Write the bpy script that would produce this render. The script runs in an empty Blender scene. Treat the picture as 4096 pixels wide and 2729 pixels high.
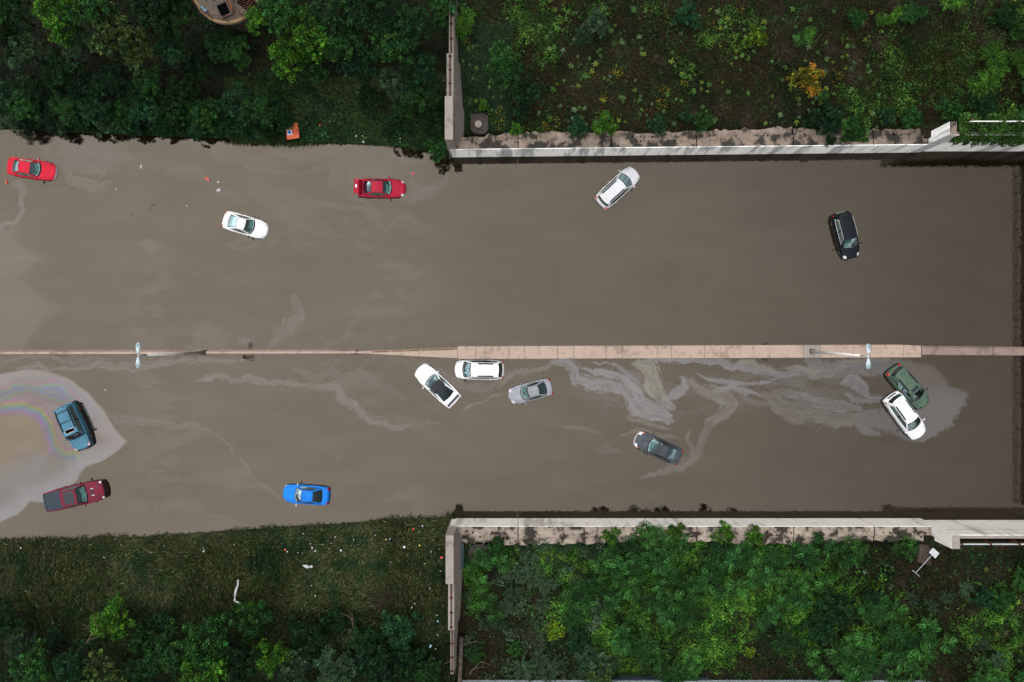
import bpy, bmesh, math, random
import numpy as np
from mathutils import Vector, Matrix

random.seed(7)
RNG = np.random.default_rng(7)
C = bpy.context.scene.collection
scene = bpy.context.scene

# ------------------------------------------------------------------ camera
H = 70.0                       # drone height over the water, metres
S = 98.8 / 4096.0              # metres of water surface per photo pixel
cam_d = bpy.data.cameras.new("camera")
cam_d.sensor_width = 36.0
cam_d.lens = 36.0 * H / 98.8
cam_d.clip_start = 1.0
cam_d.clip_end = 2000.0
cam = bpy.data.objects.new("camera", cam_d)
cam.location = (0, 0, H)
cam.rotation_euler = (0, 0, 0)
C.objects.link(cam)
scene.camera = cam

def at(px, py, z=0.0):
    """world point of height z that the photo shows at pixel px, py"""
    k = S * (H - z) / H
    return ((px - 2048.0) * k, (1364.5 - py) * k, z)

# ------------------------------------------------------------------ world, sun, exposure
SUN_EL, SUN_AZ = math.radians(33), math.radians(-28)
W = bpy.data.worlds.new("World")
scene.world = W
W.use_nodes = True
nt = W.node_tree
for n in list(nt.nodes):
    nt.nodes.remove(n)
def wn(t, **k):
    n = nt.nodes.new(t)
    for a, b in k.items():
        setattr(n, a, b)
    return n
w_out = wn("ShaderNodeOutputWorld")
w_bg = wn("ShaderNodeBackground")
w_bg.inputs["Strength"].default_value = 0.15
sky = wn("ShaderNodeTexSky", sky_type='NISHITA', sun_disc=False)
sky.sun_elevation = SUN_EL
sky.sun_rotation = SUN_AZ
sky.air_density = 1.0
sky.dust_density = 3.0
hs = wn("ShaderNodeHueSaturation")
hs.inputs["Saturation"].default_value = 0.10
tc = wn("ShaderNodeTexCoord")
sep = wn("ShaderNodeSeparateXYZ")
# overcast sky: brighter overhead than at the horizon, thinner cloud to the west
mz = wn("ShaderNodeMapRange")
mz.inputs["From Min"].default_value = 0.0
mz.inputs["From Max"].default_value = 1.0
mz.inputs["To Min"].default_value = 0.16
mz.inputs["To Max"].default_value = 1.75
pw = wn("ShaderNodeMath", operation='POWER', use_clamp=True)
pw.inputs[1].default_value = 1.7
mx = wn("ShaderNodeMapRange")
mx.inputs["From Min"].default_value = -0.6
mx.inputs["From Max"].default_value = 0.6
mx.inputs["To Min"].default_value = 1.78
mx.inputs["To Max"].default_value = 0.66
cl = wn("ShaderNodeTexNoise")
cl.inputs["Scale"].default_value = 2.6
cl.inputs["Detail"].default_value = 4.0
clr = wn("ShaderNodeMapRange")
clr.inputs["From Min"].default_value = 0.3
clr.inputs["From Max"].default_value = 0.7
clr.inputs["To Min"].default_value = 0.90
clr.inputs["To Max"].default_value = 1.10
m1 = wn("ShaderNodeMath", operation='MULTIPLY')
m2 = wn("ShaderNodeMath", operation='MULTIPLY')
vm = wn("ShaderNodeVectorMath", operation='SCALE')
L = nt.links.new
L(tc.outputs["Generated"], sep.inputs[0])
L(tc.outputs["Generated"], cl.inputs["Vector"])
L(sep.outputs["Z"], pw.inputs[0]); L(pw.outputs[0], mz.inputs["Value"])
L(sep.outputs["X"], mx.inputs["Value"])
L(cl.outputs["Fac"], clr.inputs["Value"])
L(mz.outputs[0], m1.inputs[0]); L(mx.outputs[0], m1.inputs[1])
L(m1.outputs[0], m2.inputs[0]); L(clr.outputs[0], m2.inputs[1])
L(sky.outputs[0], hs.inputs["Color"])
deck = wn("ShaderNodeMix", data_type='RGBA')       # the grey cloud deck hides most of the clear sky
deck.inputs[0].default_value = 0.85
deck.inputs[7].default_value = (4.9, 4.85, 4.8, 1)
L(hs.outputs[0], deck.inputs[6])
L(deck.outputs[2], vm.inputs[0]); L(m2.outputs[0], vm.inputs["Scale"])
L(vm.outputs[0], w_bg.inputs["Color"])
L(w_bg.outputs[0], w_out.inputs[0])

sd = bpy.data.lights.new("sun", 'SUN')
sd.energy = 0.5
sd.angle = math.radians(28)
sd.color = (1.0, 0.96, 0.9)
sun = bpy.data.objects.new("sun", sd)
sun.rotation_euler = (math.pi / 2 - SUN_EL, 0, -SUN_AZ + math.pi)
sun.location = (0, 0, 60)
C.objects.link(sun)

scene.view_settings.view_transform = 'Standard'
scene.view_settings.look = 'None'
scene.view_settings.gamma = 1.0
scene.view_settings.exposure = 1.6
scene.cycles.max_bounces = 6
scene.cycles.diffuse_bounces = 3
scene.cycles.glossy_bounces = 3
scene.cycles.transparent_max_bounces = 8
scene.cycles.caustics_reflective = False
scene.cycles.caustics_refractive = False

# ------------------------------------------------------------------ helpers
def tag(o, label=None, cat=None, group=None, kind=None):
    if label: o["label"] = label
    if label and not 4 <= len(label.split()) <= 16: print("LABEL", len(label.split()), label)
    if cat: o["category"] = cat
    if group: o["group"] = group
    if kind: o["kind"] = kind
    return o

def empty(name, loc, rz=0.0):
    o = bpy.data.objects.new(name, None)
    o.empty_display_size = 0.3
    o.location = loc
    o.rotation_euler = (0, 0, rz)
    C.objects.link(o)
    return o

def link(name, me, parent=None, mat=None):
    o = bpy.data.objects.new(name, me)
    if mat is not None and len(me.materials) == 0:
        me.materials.append(mat)
    C.objects.link(o)
    if parent is not None:
        o.parent = parent
    return o

def copy_tree(o, parent=None):
    c = o.copy()
    C.objects.link(c)
    if parent is not None:
        c.parent = parent
    for ch in list(o.children):
        copy_tree(ch, c)
    return c

def fast_mesh(name, V, F, col=None, smooth=False):
    """V (n,3), F (m,k) with all faces of one size k; col (n,3) per vertex"""
    V = np.asarray(V, dtype=np.float32); F = np.asarray(F, dtype=np.int32)
    me = bpy.data.meshes.new(name)
    k = F.shape[1]
    me.vertices.add(len(V)); me.vertices.foreach_set("co", V.ravel())
    me.loops.add(F.size); me.loops.foreach_set("vertex_index", F.ravel())
    me.polygons.add(len(F)); me.polygons.foreach_set("loop_start", np.arange(0, F.size, k, dtype=np.int32))
    if smooth:
        me.polygons.foreach_set("use_smooth", np.ones(len(F), dtype=bool))
    me.update(calc_edges=True)
    if col is not None:
        a = me.attributes.new("col", 'FLOAT_COLOR', 'POINT')
        c4 = np.ones((len(V), 4), dtype=np.float32); c4[:, :col.shape[1]] = col
        a.data.foreach_set("color", c4.ravel())
    return me

class MB:
    """collects boxes, tubes and grids, builds ONE mesh object"""
    def __init__(s):
        s.v = []; s.f = []; s.sm = []
    def add(s, v, f, smooth=False):
        b = len(s.v)
        s.v += [tuple(map(float, p)) for p in v]
        s.f += [tuple(b + i for i in q) for q in f]
        s.sm += [smooth] * len(f)
    def box(s, x0, x1, y0, y1, z0, z1):
        v = [(x0,y0,z0),(x1,y0,z0),(x1,y1,z0),(x0,y1,z0),(x0,y0,z1),(x1,y0,z1),(x1,y1,z1),(x0,y1,z1)]
        s.add(v, [(0,3,2,1),(4,5,6,7),(0,1,5,4),(1,2,6,5),(2,3,7,6),(3,0,4,7)])
    def prism(s, poly, z0, z1):
        n = len(poly)
        v = [(x, y, z0) for x, y in poly] + [(x, y, z1) for x, y in poly]
        f = [tuple(range(n - 1, -1, -1)), tuple(range(n, 2 * n))] + [(i, (i + 1) % n, n + (i + 1) % n, n + i) for i in range(n)]
        s.add(v, f)
    def tube(s, pts, r, n=8, r2=None, cap=True):
        pts = [Vector(p) for p in pts]
        m = len(pts); r2 = r if r2 is None else r2
        vs = []; fs = []
        for i, p in enumerate(pts):
            d = (pts[min(i + 1, m - 1)] - pts[max(i - 1, 0)]).normalized()
            a = d.orthogonal().normalized() if abs(d.z) > .9 else d.cross(Vector((0, 0, 1))).normalized()
            b = d.cross(a)
            rr = r + (r2 - r) * i / max(1, m - 1)
            for k in range(n):
                t = 2 * math.pi * k / n
                vs.append(p + a * rr * math.cos(t) + b * rr * math.sin(t))
        for i in range(m - 1):
            for k in range(n):
                k2 = (k + 1) % n
                fs.append((i * n + k, i * n + k2, (i + 1) * n + k2, (i + 1) * n + k))
        if cap:
            fs.append(tuple(range(n - 1, -1, -1))); fs.append(tuple((m - 1) * n + k for k in range(n)))
        s.add(vs, fs, True)
    def grid(s, P, smooth=True, flip=False):
        P = np.asarray(P); n, m = P.shape[:2]
        fs = []
        for i in range(n - 1):
            for j in range(m - 1):
                q = (i * m + j, (i + 1) * m + j, (i + 1) * m + j + 1, i * m + j + 1)
                fs.append(q[::-1] if flip else q)
        s.add(P.reshape(-1, 3), fs, smooth)
    def loft(s, secs, smooth=False, cap=True):
        """secs: list of equal-length closed sections"""
        n = len(secs[0]); vs = [p for sec in secs for p in sec]; fs = []
        for i in range(len(secs) - 1):
            for k in range(n):
                k2 = (k + 1) % n
                fs.append((i * n + k, i * n + k2, (i + 1) * n + k2, (i + 1) * n + k))
        s.add(vs, fs, smooth)
        if cap:
            b = len(s.v) - len(vs)
            s.f.append(tuple(b + k for k in range(n - 1, -1, -1))); s.sm.append(False)
            s.f.append(tuple(b + len(vs) - n + k for k in range(n))); s.sm.append(False)
    def mesh(s, name, bevel=0.0):
        me = bpy.data.meshes.new(name)
        me.from_pydata(s.v, [], s.f)
        if any(s.sm):
            me.polygons.foreach_set("use_smooth", s.sm)
        if bevel:
            bm = bmesh.new(); bm.from_mesh(me)
            bmesh.ops.remove_doubles(bm, verts=bm.verts, dist=1e-5)
            es = [e for e in bm.edges if len(e.link_faces) == 2 and e.calc_face_angle(0) > 0.6]
            bmesh.ops.bevel(bm, geom=es, offset=bevel, segments=2, affect='EDGES', clamp_overlap=True)
            bm.to_mesh(me); bm.free()
        me.update()
        return me
    def build(s, name, mat, parent=None, bevel=0.0):
        return link(name, s.mesh(name, bevel), parent, mat)

# vectorised value noise -------------------------------------------------
def _hash(ix, iy, seed):
    h = (ix.astype(np.int64) * 374761393 + iy.astype(np.int64) * 668265263 + seed * 974634777) & 0xFFFFFFFF
    h = ((h ^ (h >> 13)) * 1274126177) & 0xFFFFFFFF
    return ((h ^ (h >> 16)) & 0xFFFFFF) / float(0xFFFFFF)
def vnoise(x, y, seed=0):
    x = np.asarray(x, float); y = np.asarray(y, float)
    ix = np.floor(x); iy = np.floor(y); fx = x - ix; fy = y - iy
    fx = fx * fx * fx * (fx * (fx * 6 - 15) + 10); fy = fy * fy * fy * (fy * (fy * 6 - 15) + 10)
    a = _hash(ix, iy, seed); b = _hash(ix + 1, iy, seed); c = _hash(ix, iy + 1, seed); d = _hash(ix + 1, iy + 1, seed)
    return (a * (1 - fx) + b * fx) * (1 - fy) + (c * (1 - fx) + d * fx) * fy
def fbm(x, y, seed=0, oct=4):
    t = 0; a = .5; n = 0
    for o in range(oct):
        t = t + a * vnoise(x * 2 ** o, y * 2 ** o, seed + o * 17); n += a; a *= .55
    return t / n
def sstep(a, b, x):
    t = np.clip((np.asarray(x, float) - a) / (b - a), 0, 1)
    return t * t * (3 - 2 * t)

# ------------------------------------------------------------------ materials
MATS = {}
def new_mat(name):
    m = bpy.data.materials.new(name); m.use_nodes = True
    t = m.node_tree
    for n in list(t.nodes): t.nodes.remove(n)
    return m, t
def pmat(name, col, rough=.5, metal=0.0, spec=.15, var=0.0, scale=3.0, col2=None, bump=0.0, coat=0.0, stretch=None):
    """Principled with a noise-driven second colour"""
    if name in MATS: return MATS[name]
    m, t = new_mat(name)
    o = t.nodes.new("ShaderNodeOutputMaterial"); p = t.nodes.new("ShaderNodeBsdfPrincipled")
    p.inputs["Roughness"].default_value = rough
    p.inputs["Metallic"].default_value = metal
    p.inputs["Specular IOR Level"].default_value = spec
    p.inputs["Coat Weight"].default_value = coat
    p.inputs["Coat Roughness"].default_value = .05
    t.links.new(p.outputs[0], o.inputs[0])
    tcn = t.nodes.new("ShaderNodeTexCoord")
    nz = t.nodes.new("ShaderNodeTexNoise"); nz.inputs["Scale"].default_value = scale; nz.inputs["Detail"].default_value = 6
    if stretch:
        mp = t.nodes.new("ShaderNodeMapping"); mp.inputs["Scale"].default_value = stretch
        t.links.new(tcn.outputs["Object"], mp.inputs[0]); t.links.new(mp.outputs[0], nz.inputs["Vector"])
    else:
        t.links.new(tcn.outputs["Object"], nz.inputs["Vector"])
    rp = t.nodes.new("ShaderNodeValToRGB")
    c2 = col2 if col2 else tuple(c * (1 - var) for c in col)
    rp.color_ramp.elements[0].position = .35; rp.color_ramp.elements[0].color = (*c2, 1)
    rp.color_ramp.elements[1].position = .65; rp.color_ramp.elements[1].color = (*col, 1)
    t.links.new(nz.outputs["Fac"], rp.inputs[0]); t.links.new(rp.outputs[0], p.inputs["Base Color"])
    if bump:
        b = t.nodes.new("ShaderNodeBump"); b.inputs["Strength"].default_value = bump; b.inputs["Distance"].default_value = .02
        n2 = t.nodes.new("ShaderNodeTexNoise"); n2.inputs["Scale"].default_value = scale * 6; n2.inputs["Detail"].default_value = 4
        t.links.new(tcn.outputs["Object"], n2.inputs["Vector"])
        t.links.new(n2.outputs["Fac"], b.inputs["Height"]); t.links.new(b.outputs[0], p.inputs["Normal"])
    MATS[name] = m
    return m

def leaf_mat(name, rnd=.35, trans=.25):
    """foliage: leaf colour from the mesh, shifted a little from plant to plant"""
    if name in MATS: return MATS[name]
    m, t = new_mat(name)
    o = t.nodes.new("ShaderNodeOutputMaterial")
    at_ = t.nodes.new("ShaderNodeAttribute"); at_.attribute_name = "col"
    oi = t.nodes.new("ShaderNodeObjectInfo")
    mr = t.nodes.new("ShaderNodeMapRange"); mr.inputs["To Min"].default_value = 1 - rnd; mr.inputs["To Max"].default_value = 1 + rnd
    sc = t.nodes.new("ShaderNodeVectorMath"); sc.operation = 'SCALE'
    t.links.new(oi.outputs["Random"], mr.inputs["Value"])
    t.links.new(at_.outputs["Color"], sc.inputs[0]); t.links.new(mr.outputs[0], sc.inputs["Scale"])
    d = t.nodes.new("ShaderNodeBsdfPrincipled"); d.inputs["Roughness"].default_value = .55; d.inputs["Specular IOR Level"].default_value = .05
    tr = t.nodes.new("ShaderNodeBsdfTranslucent")
    mx_ = t.nodes.new("ShaderNodeMixShader"); mx_.inputs[0].default_value = trans
    t.links.new(sc.outputs[0], d.inputs["Base Color"]); t.links.new(sc.outputs[0], tr.inputs["Color"])
    t.links.new(d.outputs[0], mx_.inputs[1]); t.links.new(tr.outputs[0], mx_.inputs[2]); t.links.new(mx_.outputs[0], o.inputs[0])
    MATS[name] = m
    return m

def stained_concrete(name, base, dark, pale, amount=.5, scale=.9, streak=None, seed=0.0):
    if name in MATS: return MATS[name]
    m, t = new_mat(name)
    N = t.nodes.new; K = t.links.new
    o = N("ShaderNodeOutputMaterial"); p = N("ShaderNodeBsdfPrincipled")
    p.inputs["Roughness"].default_value = .85; p.inputs["Specular IOR Level"].default_value = .2
    K(p.outputs[0], o.inputs[0])
    g = N("ShaderNodeNewGeometry"); mp = N("ShaderNodeMapping")
    mp.inputs["Location"].default_value = (seed, seed * .7, 0)
    K(g.outputs["Position"], mp.inputs[0])
    if streak: mp.inputs["Scale"].default_value = streak
    n1 = N("ShaderNodeTexNoise"); n1.inputs["Scale"].default_value = scale; n1.inputs["Detail"].default_value = 7; n1.inputs["Roughness"].default_value = .62
    n2 = N("ShaderNodeTexNoise"); n2.inputs["Scale"].default_value = scale * 4.3; n2.inputs["Detail"].default_value = 5
    n3 = N("ShaderNodeTexNoise"); n3.inputs["Scale"].default_value = 14; n3.inputs["Detail"].default_value = 4
    K(mp.outputs[0], n1.inputs["Vector"]); K(mp.outputs[0], n2.inputs["Vector"]); K(g.outputs["Position"], n3.inputs["Vector"])
    r1 = N("ShaderNodeValToRGB"); e = r1.color_ramp.elements
    lo = .30 + .22 * amount
    e[0].position = lo; e[0].color = (*dark, 1); e[1].position = lo + .06; e[1].color = (*base, 1)
    x = r1.color_ramp.elements.new(.68); x.color = (*pale, 1)
    K(n1.outputs["Fac"], r1.inputs[0])
    r2 = N("ShaderNodeValToRGB"); r2.color_ramp.elements[0].position = .33; r2.color_ramp.elements[0].color = (*[c * .45 for c in base], 1)
    r2.color_ramp.elements[1].position = .45; r2.color_ramp.elements[1].color = (1, 1, 1, 1)
    K(n2.outputs["Fac"], r2.inputs[0])
    mul = N("ShaderNodeMix"); mul.data_type = 'RGBA'; mul.blend_type = 'MULTIPLY'; mul.inputs[0].default_value = .5 * amount + .1
    K(r1.outputs[0], mul.inputs[6]); K(r2.outputs[0], mul.inputs[7])
    r3 = N("ShaderNodeMapRange"); r3.inputs["To Min"].default_value = .75; r3.inputs["To Max"].default_value = 1.25
    K(n3.outputs["Fac"], r3.inputs["Value"])
    sc = N("ShaderNodeVectorMath"); sc.operation = 'SCALE'
    K(mul.outputs[2], sc.inputs[0]); K(r3.outputs[0], sc.inputs["Scale"]); K(sc.outputs[0], p.inputs["Base Color"])
    b = N("ShaderNodeBump"); b.inputs["Strength"].default_value = .35; b.inputs["Distance"].default_value = .03
    K(n2.outputs["Fac"], b.inputs["Height"]); K(b.outputs[0], p.inputs["Normal"])
    MATS[name] = m
    return m

M_MEDIAN = stained_concrete("median_concrete", (.188, .142, .115), (.135, .100, .081), (.206, .157, .129), .36, .5)
M_MEDIAN_E = stained_concrete("median_concrete_pink", (.115, .082, .070), (.082, .059, .05), (.14, .10, .088), .25, .8, seed=5)
M_FACE_N = stained_concrete("painted_wall_grey", (.60, .605, .595), (.27, .28, .28), (.66, .665, .655), .62, .5, (1.0, 1, .14))
M_FACE_S = stained_concrete("painted_wall_warm", (.40, .385, .365), (.25, .235, .22), (.44, .425, .405), .34, .5, (1.0, 1, .2), 3)
M_SEAT_N = stained_concrete("weathered_seat_brown", (.088, .067, .053), (.014, .012, .010), (.150, .118, .095), .62, .75)
M_SEAT_S = stained_concrete("weathered_seat_tan", (.122, .099, .080), (.014, .011, .009), (.190, .160, .134), .60, .85, seed=9)
M_WING = stained_concrete("wing_concrete", (.135, .117, .107), (.10, .088, .08), (.155, .138, .125), .15, .8)
M_RUST = pmat("rusty_iron", (.062, .023, .012), .8, var=.7, scale=4)
M_GALV = pmat("galvanised_steel", (.33, .37, .39), .45, .4, var=.25, scale=2)
M_DARK = pmat("dark_void", (.0015, .0015, .0015), .95, spec=0)
M_ASPH = pmat("asphalt_pale", (.014, .022, .027), .9, var=.3, scale=2, bump=.3)

# ------------------------------------------------------------------ the place: edges and ground heights
_nb = np.array([(-900,500),(0,508),(250,527),(500,540),(800,550),(1100,562),(1400,574),(1600,585),(1800,622)], float)
_sb = np.array([(-900,2178),(0,2168),(300,2163),(600,2146),(1000,2117),(1300,2098),(1500,2086),(1800,2070)], float)
NBX, NBY = (_nb[:,0]-2048)*S, (1364.5-_nb[:,1])*S
SBX, SBY = (_sb[:,0]-2048)*S, (1364.5-_sb[:,1])*S
X_AB = -5.74                    # west end of the abutments
X_PY = 39.0                     # east end, where the high wall starts
def yN(x): return np.where(x < -5.4, np.interp(x, NBX, NBY), 17.72 + (x + 5.74) * .0106)
def yS(x): return np.where(x < -5.4, np.interp(x, SBX, SBY), -17.10)
def gz(x, y):
    x = np.asarray(x, float); y = np.asarray(y, float)
    dn = y - yN(x); ds = yS(x) - y
    d = np.maximum(dn, ds)
    n = (fbm(x * .35, y * .35, 3, 4) - .5)
    left = np.where(d > 0, np.minimum(d * .30, 2.2 + d * .06) + n * .5 * sstep(0, 3, d) + .02, np.maximum(d * .30, -.75))
    rise = sstep(36.5, 41.0, x) * 2.75 + 1.95 + np.clip(d - 1, 0, 30) * .035
    right = np.where(d > .6, rise + n * .6 * sstep(.6, 4, d), -.75)
    return np.where(x < -5.4, left, right)

# --- ground: one sheet
xs = np.unique(np.concatenate([np.linspace(-400, -62, 14), np.arange(-60, 70, .4), [-5.41, -5.39], np.linspace(72, 400, 14)]))
ys = np.unique(np.concatenate([np.linspace(-400, -42, 14), np.arange(-40, 40, .4), np.linspace(42, 400, 14)]))
gx, gy = np.meshgrid(xs, ys, indexing='ij')
V = np.stack([gx, gy, gz(gx, gy)], -1).reshape(-1, 3)
n_, m_ = gx.shape
ii, jj = np.meshgrid(np.arange(n_ - 1), np.arange(m_ - 1), indexing='ij')
F = np.stack([ii * m_ + jj, (ii + 1) * m_ + jj, (ii + 1) * m_ + jj + 1, ii * m_ + jj + 1], -1).reshape(-1, 4)
def ground_mat():
    m, t = new_mat("soil_and_thatch"); N = t.nodes.new; K = t.links.new
    o = N("ShaderNodeOutputMaterial"); p = N("ShaderNodeBsdfPrincipled"); p.inputs["Roughness"].default_value = .95; p.inputs["Specular IOR Level"].default_value = .1
    g = N("ShaderNodeNewGeometry")
    a = N("ShaderNodeTexNoise"); a.inputs["Scale"].default_value = .28; a.inputs["Detail"].default_value = 8; a.inputs["Roughness"].default_value = .6
    b = N("ShaderNodeTexNoise"); b.inputs["Scale"].default_value = 3.5; b.inputs["Detail"].default_value = 6
    K(g.outputs["Position"], a.inputs["Vector"]); K(g.outputs["Position"], b.inputs["Vector"])
    r = N("ShaderNodeValToRGB"); e = r.color_ramp.elements
    e[0].position = .38; e[0].color = (.004, .005, .0022, 1); e[1].position = .66; e[1].color = (.011, .0085, .0038, 1)
    x = e.new(.5); x.color = (.008, .006, .0027, 1)
    K(a.outputs["Fac"], r.inputs[0])
    mr = N("ShaderNodeMapRange"); mr.inputs["From Min"].default_value = .3; mr.inputs["From Max"].default_value = .75; mr.inputs["To Min"].default_value = .4; mr.inputs["To Max"].default_value = 1.9
    K(b.outputs["Fac"], mr.inputs["Value"])
    s = N("ShaderNodeVectorMath"); s.operation = 'SCALE'; K(r.outputs[0], s.inputs[0]); K(mr.outputs[0], s.inputs["Scale"]); K(s.outputs[0], p.inputs["Base Color"])
    bp = N("ShaderNodeBump"); bp.inputs["Strength"].default_value = .8; bp.inputs["Distance"].default_value = .1; K(b.outputs["Fac"], bp.inputs["Height"]); K(bp.outputs[0], p.inputs["Normal"])
    K(p.outputs[0], o.inputs[0]); return m
ground = link("ground", fast_mesh("ground", V, F, smooth=True), mat=ground_mat())
tag(ground, kind="structure")

# ------------------------------------------------------------------ flood water with its films of oil
def seg_dist(px, py, pts):
    d = np.full(px.shape, 1e9)
    for (x0, y0), (x1, y1) in zip(pts[:-1], pts[1:]):
        dx, dy = x1 - x0, y1 - y0
        t = np.clip(((px - x0) * dx + (py - y0) * dy) / (dx * dx + dy * dy + 1e-9), 0, 1)
        d = np.minimum(d, np.hypot(px - x0 - t * dx, py - y0 - t * dy))
    return d
def inside(px, py, poly):
    r = np.zeros(px.shape, bool); n = len(poly)
    for i in range(n):
        x0, y0 = poly[i]; x1, y1 = poly[(i + 1) % n]
        c = ((y0 > py) != (y1 > py)) & (px < (x1 - x0) * (py - y0) / (y1 - y0 + 1e-9) + x0)
        r ^= c
    return r
def sdf(px, py, poly):
    d = seg_dist(px, py, list(poly) + [poly[0]])
    return np.where(inside(px, py, poly), d, -d)
def wfbm(u, v, sc, seed, warp=1.0, ax=1.0, ay=1.0):
    """domain-warped noise: folded wisps like a film drawn out on water"""
    a, b = u * sc * ax, v * sc * ay
    q1 = fbm(a, b, seed, 4) - .5; q2 = fbm(a + 5.2, b + 1.3, seed + 31, 4) - .5
    r1 = fbm(a + 4 * warp * q1 + 1.7, b + 4 * warp * q2 + 9.2, seed + 57, 4) - .5
    r2 = fbm(a + 4 * warp * q1 + 8.3, b + 4 * warp * q2 + 2.8, seed + 83, 4) - .5
    return fbm(a + 4 * warp * r1, b + 4 * warp * r2, seed + 101, 5)
dxw = .11
wx = np.unique(np.concatenate([np.linspace(-400, -55, 10), np.arange(-52, 52, dxw), np.linspace(54, 400, 10)]))
wy = np.unique(np.concatenate([np.arange(-20.2, 20.5, dxw)]))
GX, GY = np.meshgrid(wx, wy, indexing='ij')
PX, PY = GX / S + 2048, 1364.5 - GY / S       # film is mapped in photo pixels of the survey
nA = (fbm(GX * .9, GY * .9, 11, 5) - .5)
nB = (fbm(GX * .3, GY * .3, 12, 4) - .5)
JX, JY = PX + nA * 34 + nB * 60, PY + (fbm(GX * .9, GY * .9, 13, 5) - .5) * 34 + (fbm(GX * .3, GY * .3, 14, 4) - .5) * 60
amt = np.zeros(GX.shape); tint = np.ones(GX.shape + (3,)) * np.array([1.0, .96, 1.0])
def lay(a, col=None):
    global amt, tint
    if col is not None:
        k = np.clip(a / (a + amt + 1e-6), 0, 1)[..., None]
        tint = tint * (1 - k) + np.array(col) * k
    amt = np.maximum(amt, a)
# 1 the slick round the blue car
slick = [(-400,1470),(0,1497),(100,1480),(190,1485),(285,1520),(350,1570),(415,1645),(460,1715),(505,1765),(470,1805),(425,1840),(345,1868),(318,1898),(300,1935),(230,1960),(200,2010),(120,2010),(70,2060),(0,2090),(-400,2300)]
d1 = sdf(PX * .80 + JX * .20, PY * .80 + JY * .20, slick) + (fbm(GX * 3.2, GY * 3.2, 19, 4) - .5) * 9 * sstep(1700, 1850, PY)
a1 = sstep(-4, 5, d1) * (.42 + .26 * sstep(90, 20, d1) + .30 * (wfbm(GX, GY, .12, 705, .9, .7, 1.3) - .5))
low = sstep(1500, 1900, PY)
band = [(-400,1600),(0,1625),(95,1618),(165,1645),(205,1700),(222,1780),(255,1815),(310,1815)]
db = sdf(PX * .93 + JX * .07, PY * .93 + JY * .07, band + [(330,1870),(250,1850),(170,1850),(60,1940),(-400,2000)])
db = np.where(PX > 330, -200, db)
base1 = np.ones(GX.shape + (3,)) * np.array([1.0, .915, .89])
lilac = np.array([.98, .945, .965]); tan = np.array([1.03, .79, .52])
w_in = (sstep(10, 50, db) * sstep(230, 120, db) * sstep(1930, 1780, PY + nB * 120))[..., None]
base1 = base1 * (1 - w_in * .75) + tan * w_in * .75
wl = (sstep(1750, 1900, PY + nB * 120) * sstep(1, 0, w_in[..., 0]))[..., None]
base1 = base1 * (1 - wl) + lilac * wl
def gauss(x, c, s): return np.exp(-((x - c) / s) ** 2)
fade = sstep(360, 290, PX) * (seg_dist(PX, PY, band) < np.abs(db) + 14) * sstep(1870, 1820, PY) * (.55 + .45 * vnoise(GX * .4, GY * .4, 77))
for c_, s_, col_ in ((-16, 9, (1.10, .84, 1.0)), (-4, 7, (1.12, 1.05, .68)), (6, 7, (.80, 1.08, .85)), (17, 8, (.78, .90, 1.22)), (30, 10, (1.02, .80, 1.08))):
    k = (gauss(db, c_, s_) * fade * 1.0)[..., None]
    base1 = base1 * (1 - k) + (1 + (np.array(col_) - 1) * 1.75) * k
up = sdf(JX, JY, [(-300,1540),(0,1565),(60,1545),(130,1560),(210,1535),(280,1560),(300,1600),(230,1600),(130,1588),(60,1592),(0,1600),(-300,1600)])
for c_, s_, col_ in ((-10, 9, (1.12, .84, 1.02)), (4, 8, (.86, 1.10, .82)), (16, 9, (.82, .90, 1.2))):
    k = (gauss(up, c_, s_) * .8)[..., None]
    base1 = base1 * (1 - k) + (1 + (np.array(col_) - 1) * 1.6) * k
rim = sdf(PX, PY, slick)
for c_, s_, col_ in ((7, 6, (1.12, 1.0, .75)), (22, 12, (.88, .96, 1.16)), (42, 12, (1.08, .9, 1.04))):
    k = (gauss(rim, c_, s_) * .5 * sstep(200, 300, PX) * sstep(1720, 1600, PY))[..., None]
    base1 = base1 * (1 - k) + np.array(col_) * k
m1 = (a1 > amt)[..., None]
tint = np.where(m1, base1, tint); amt = np.maximum(amt, a1)
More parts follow.
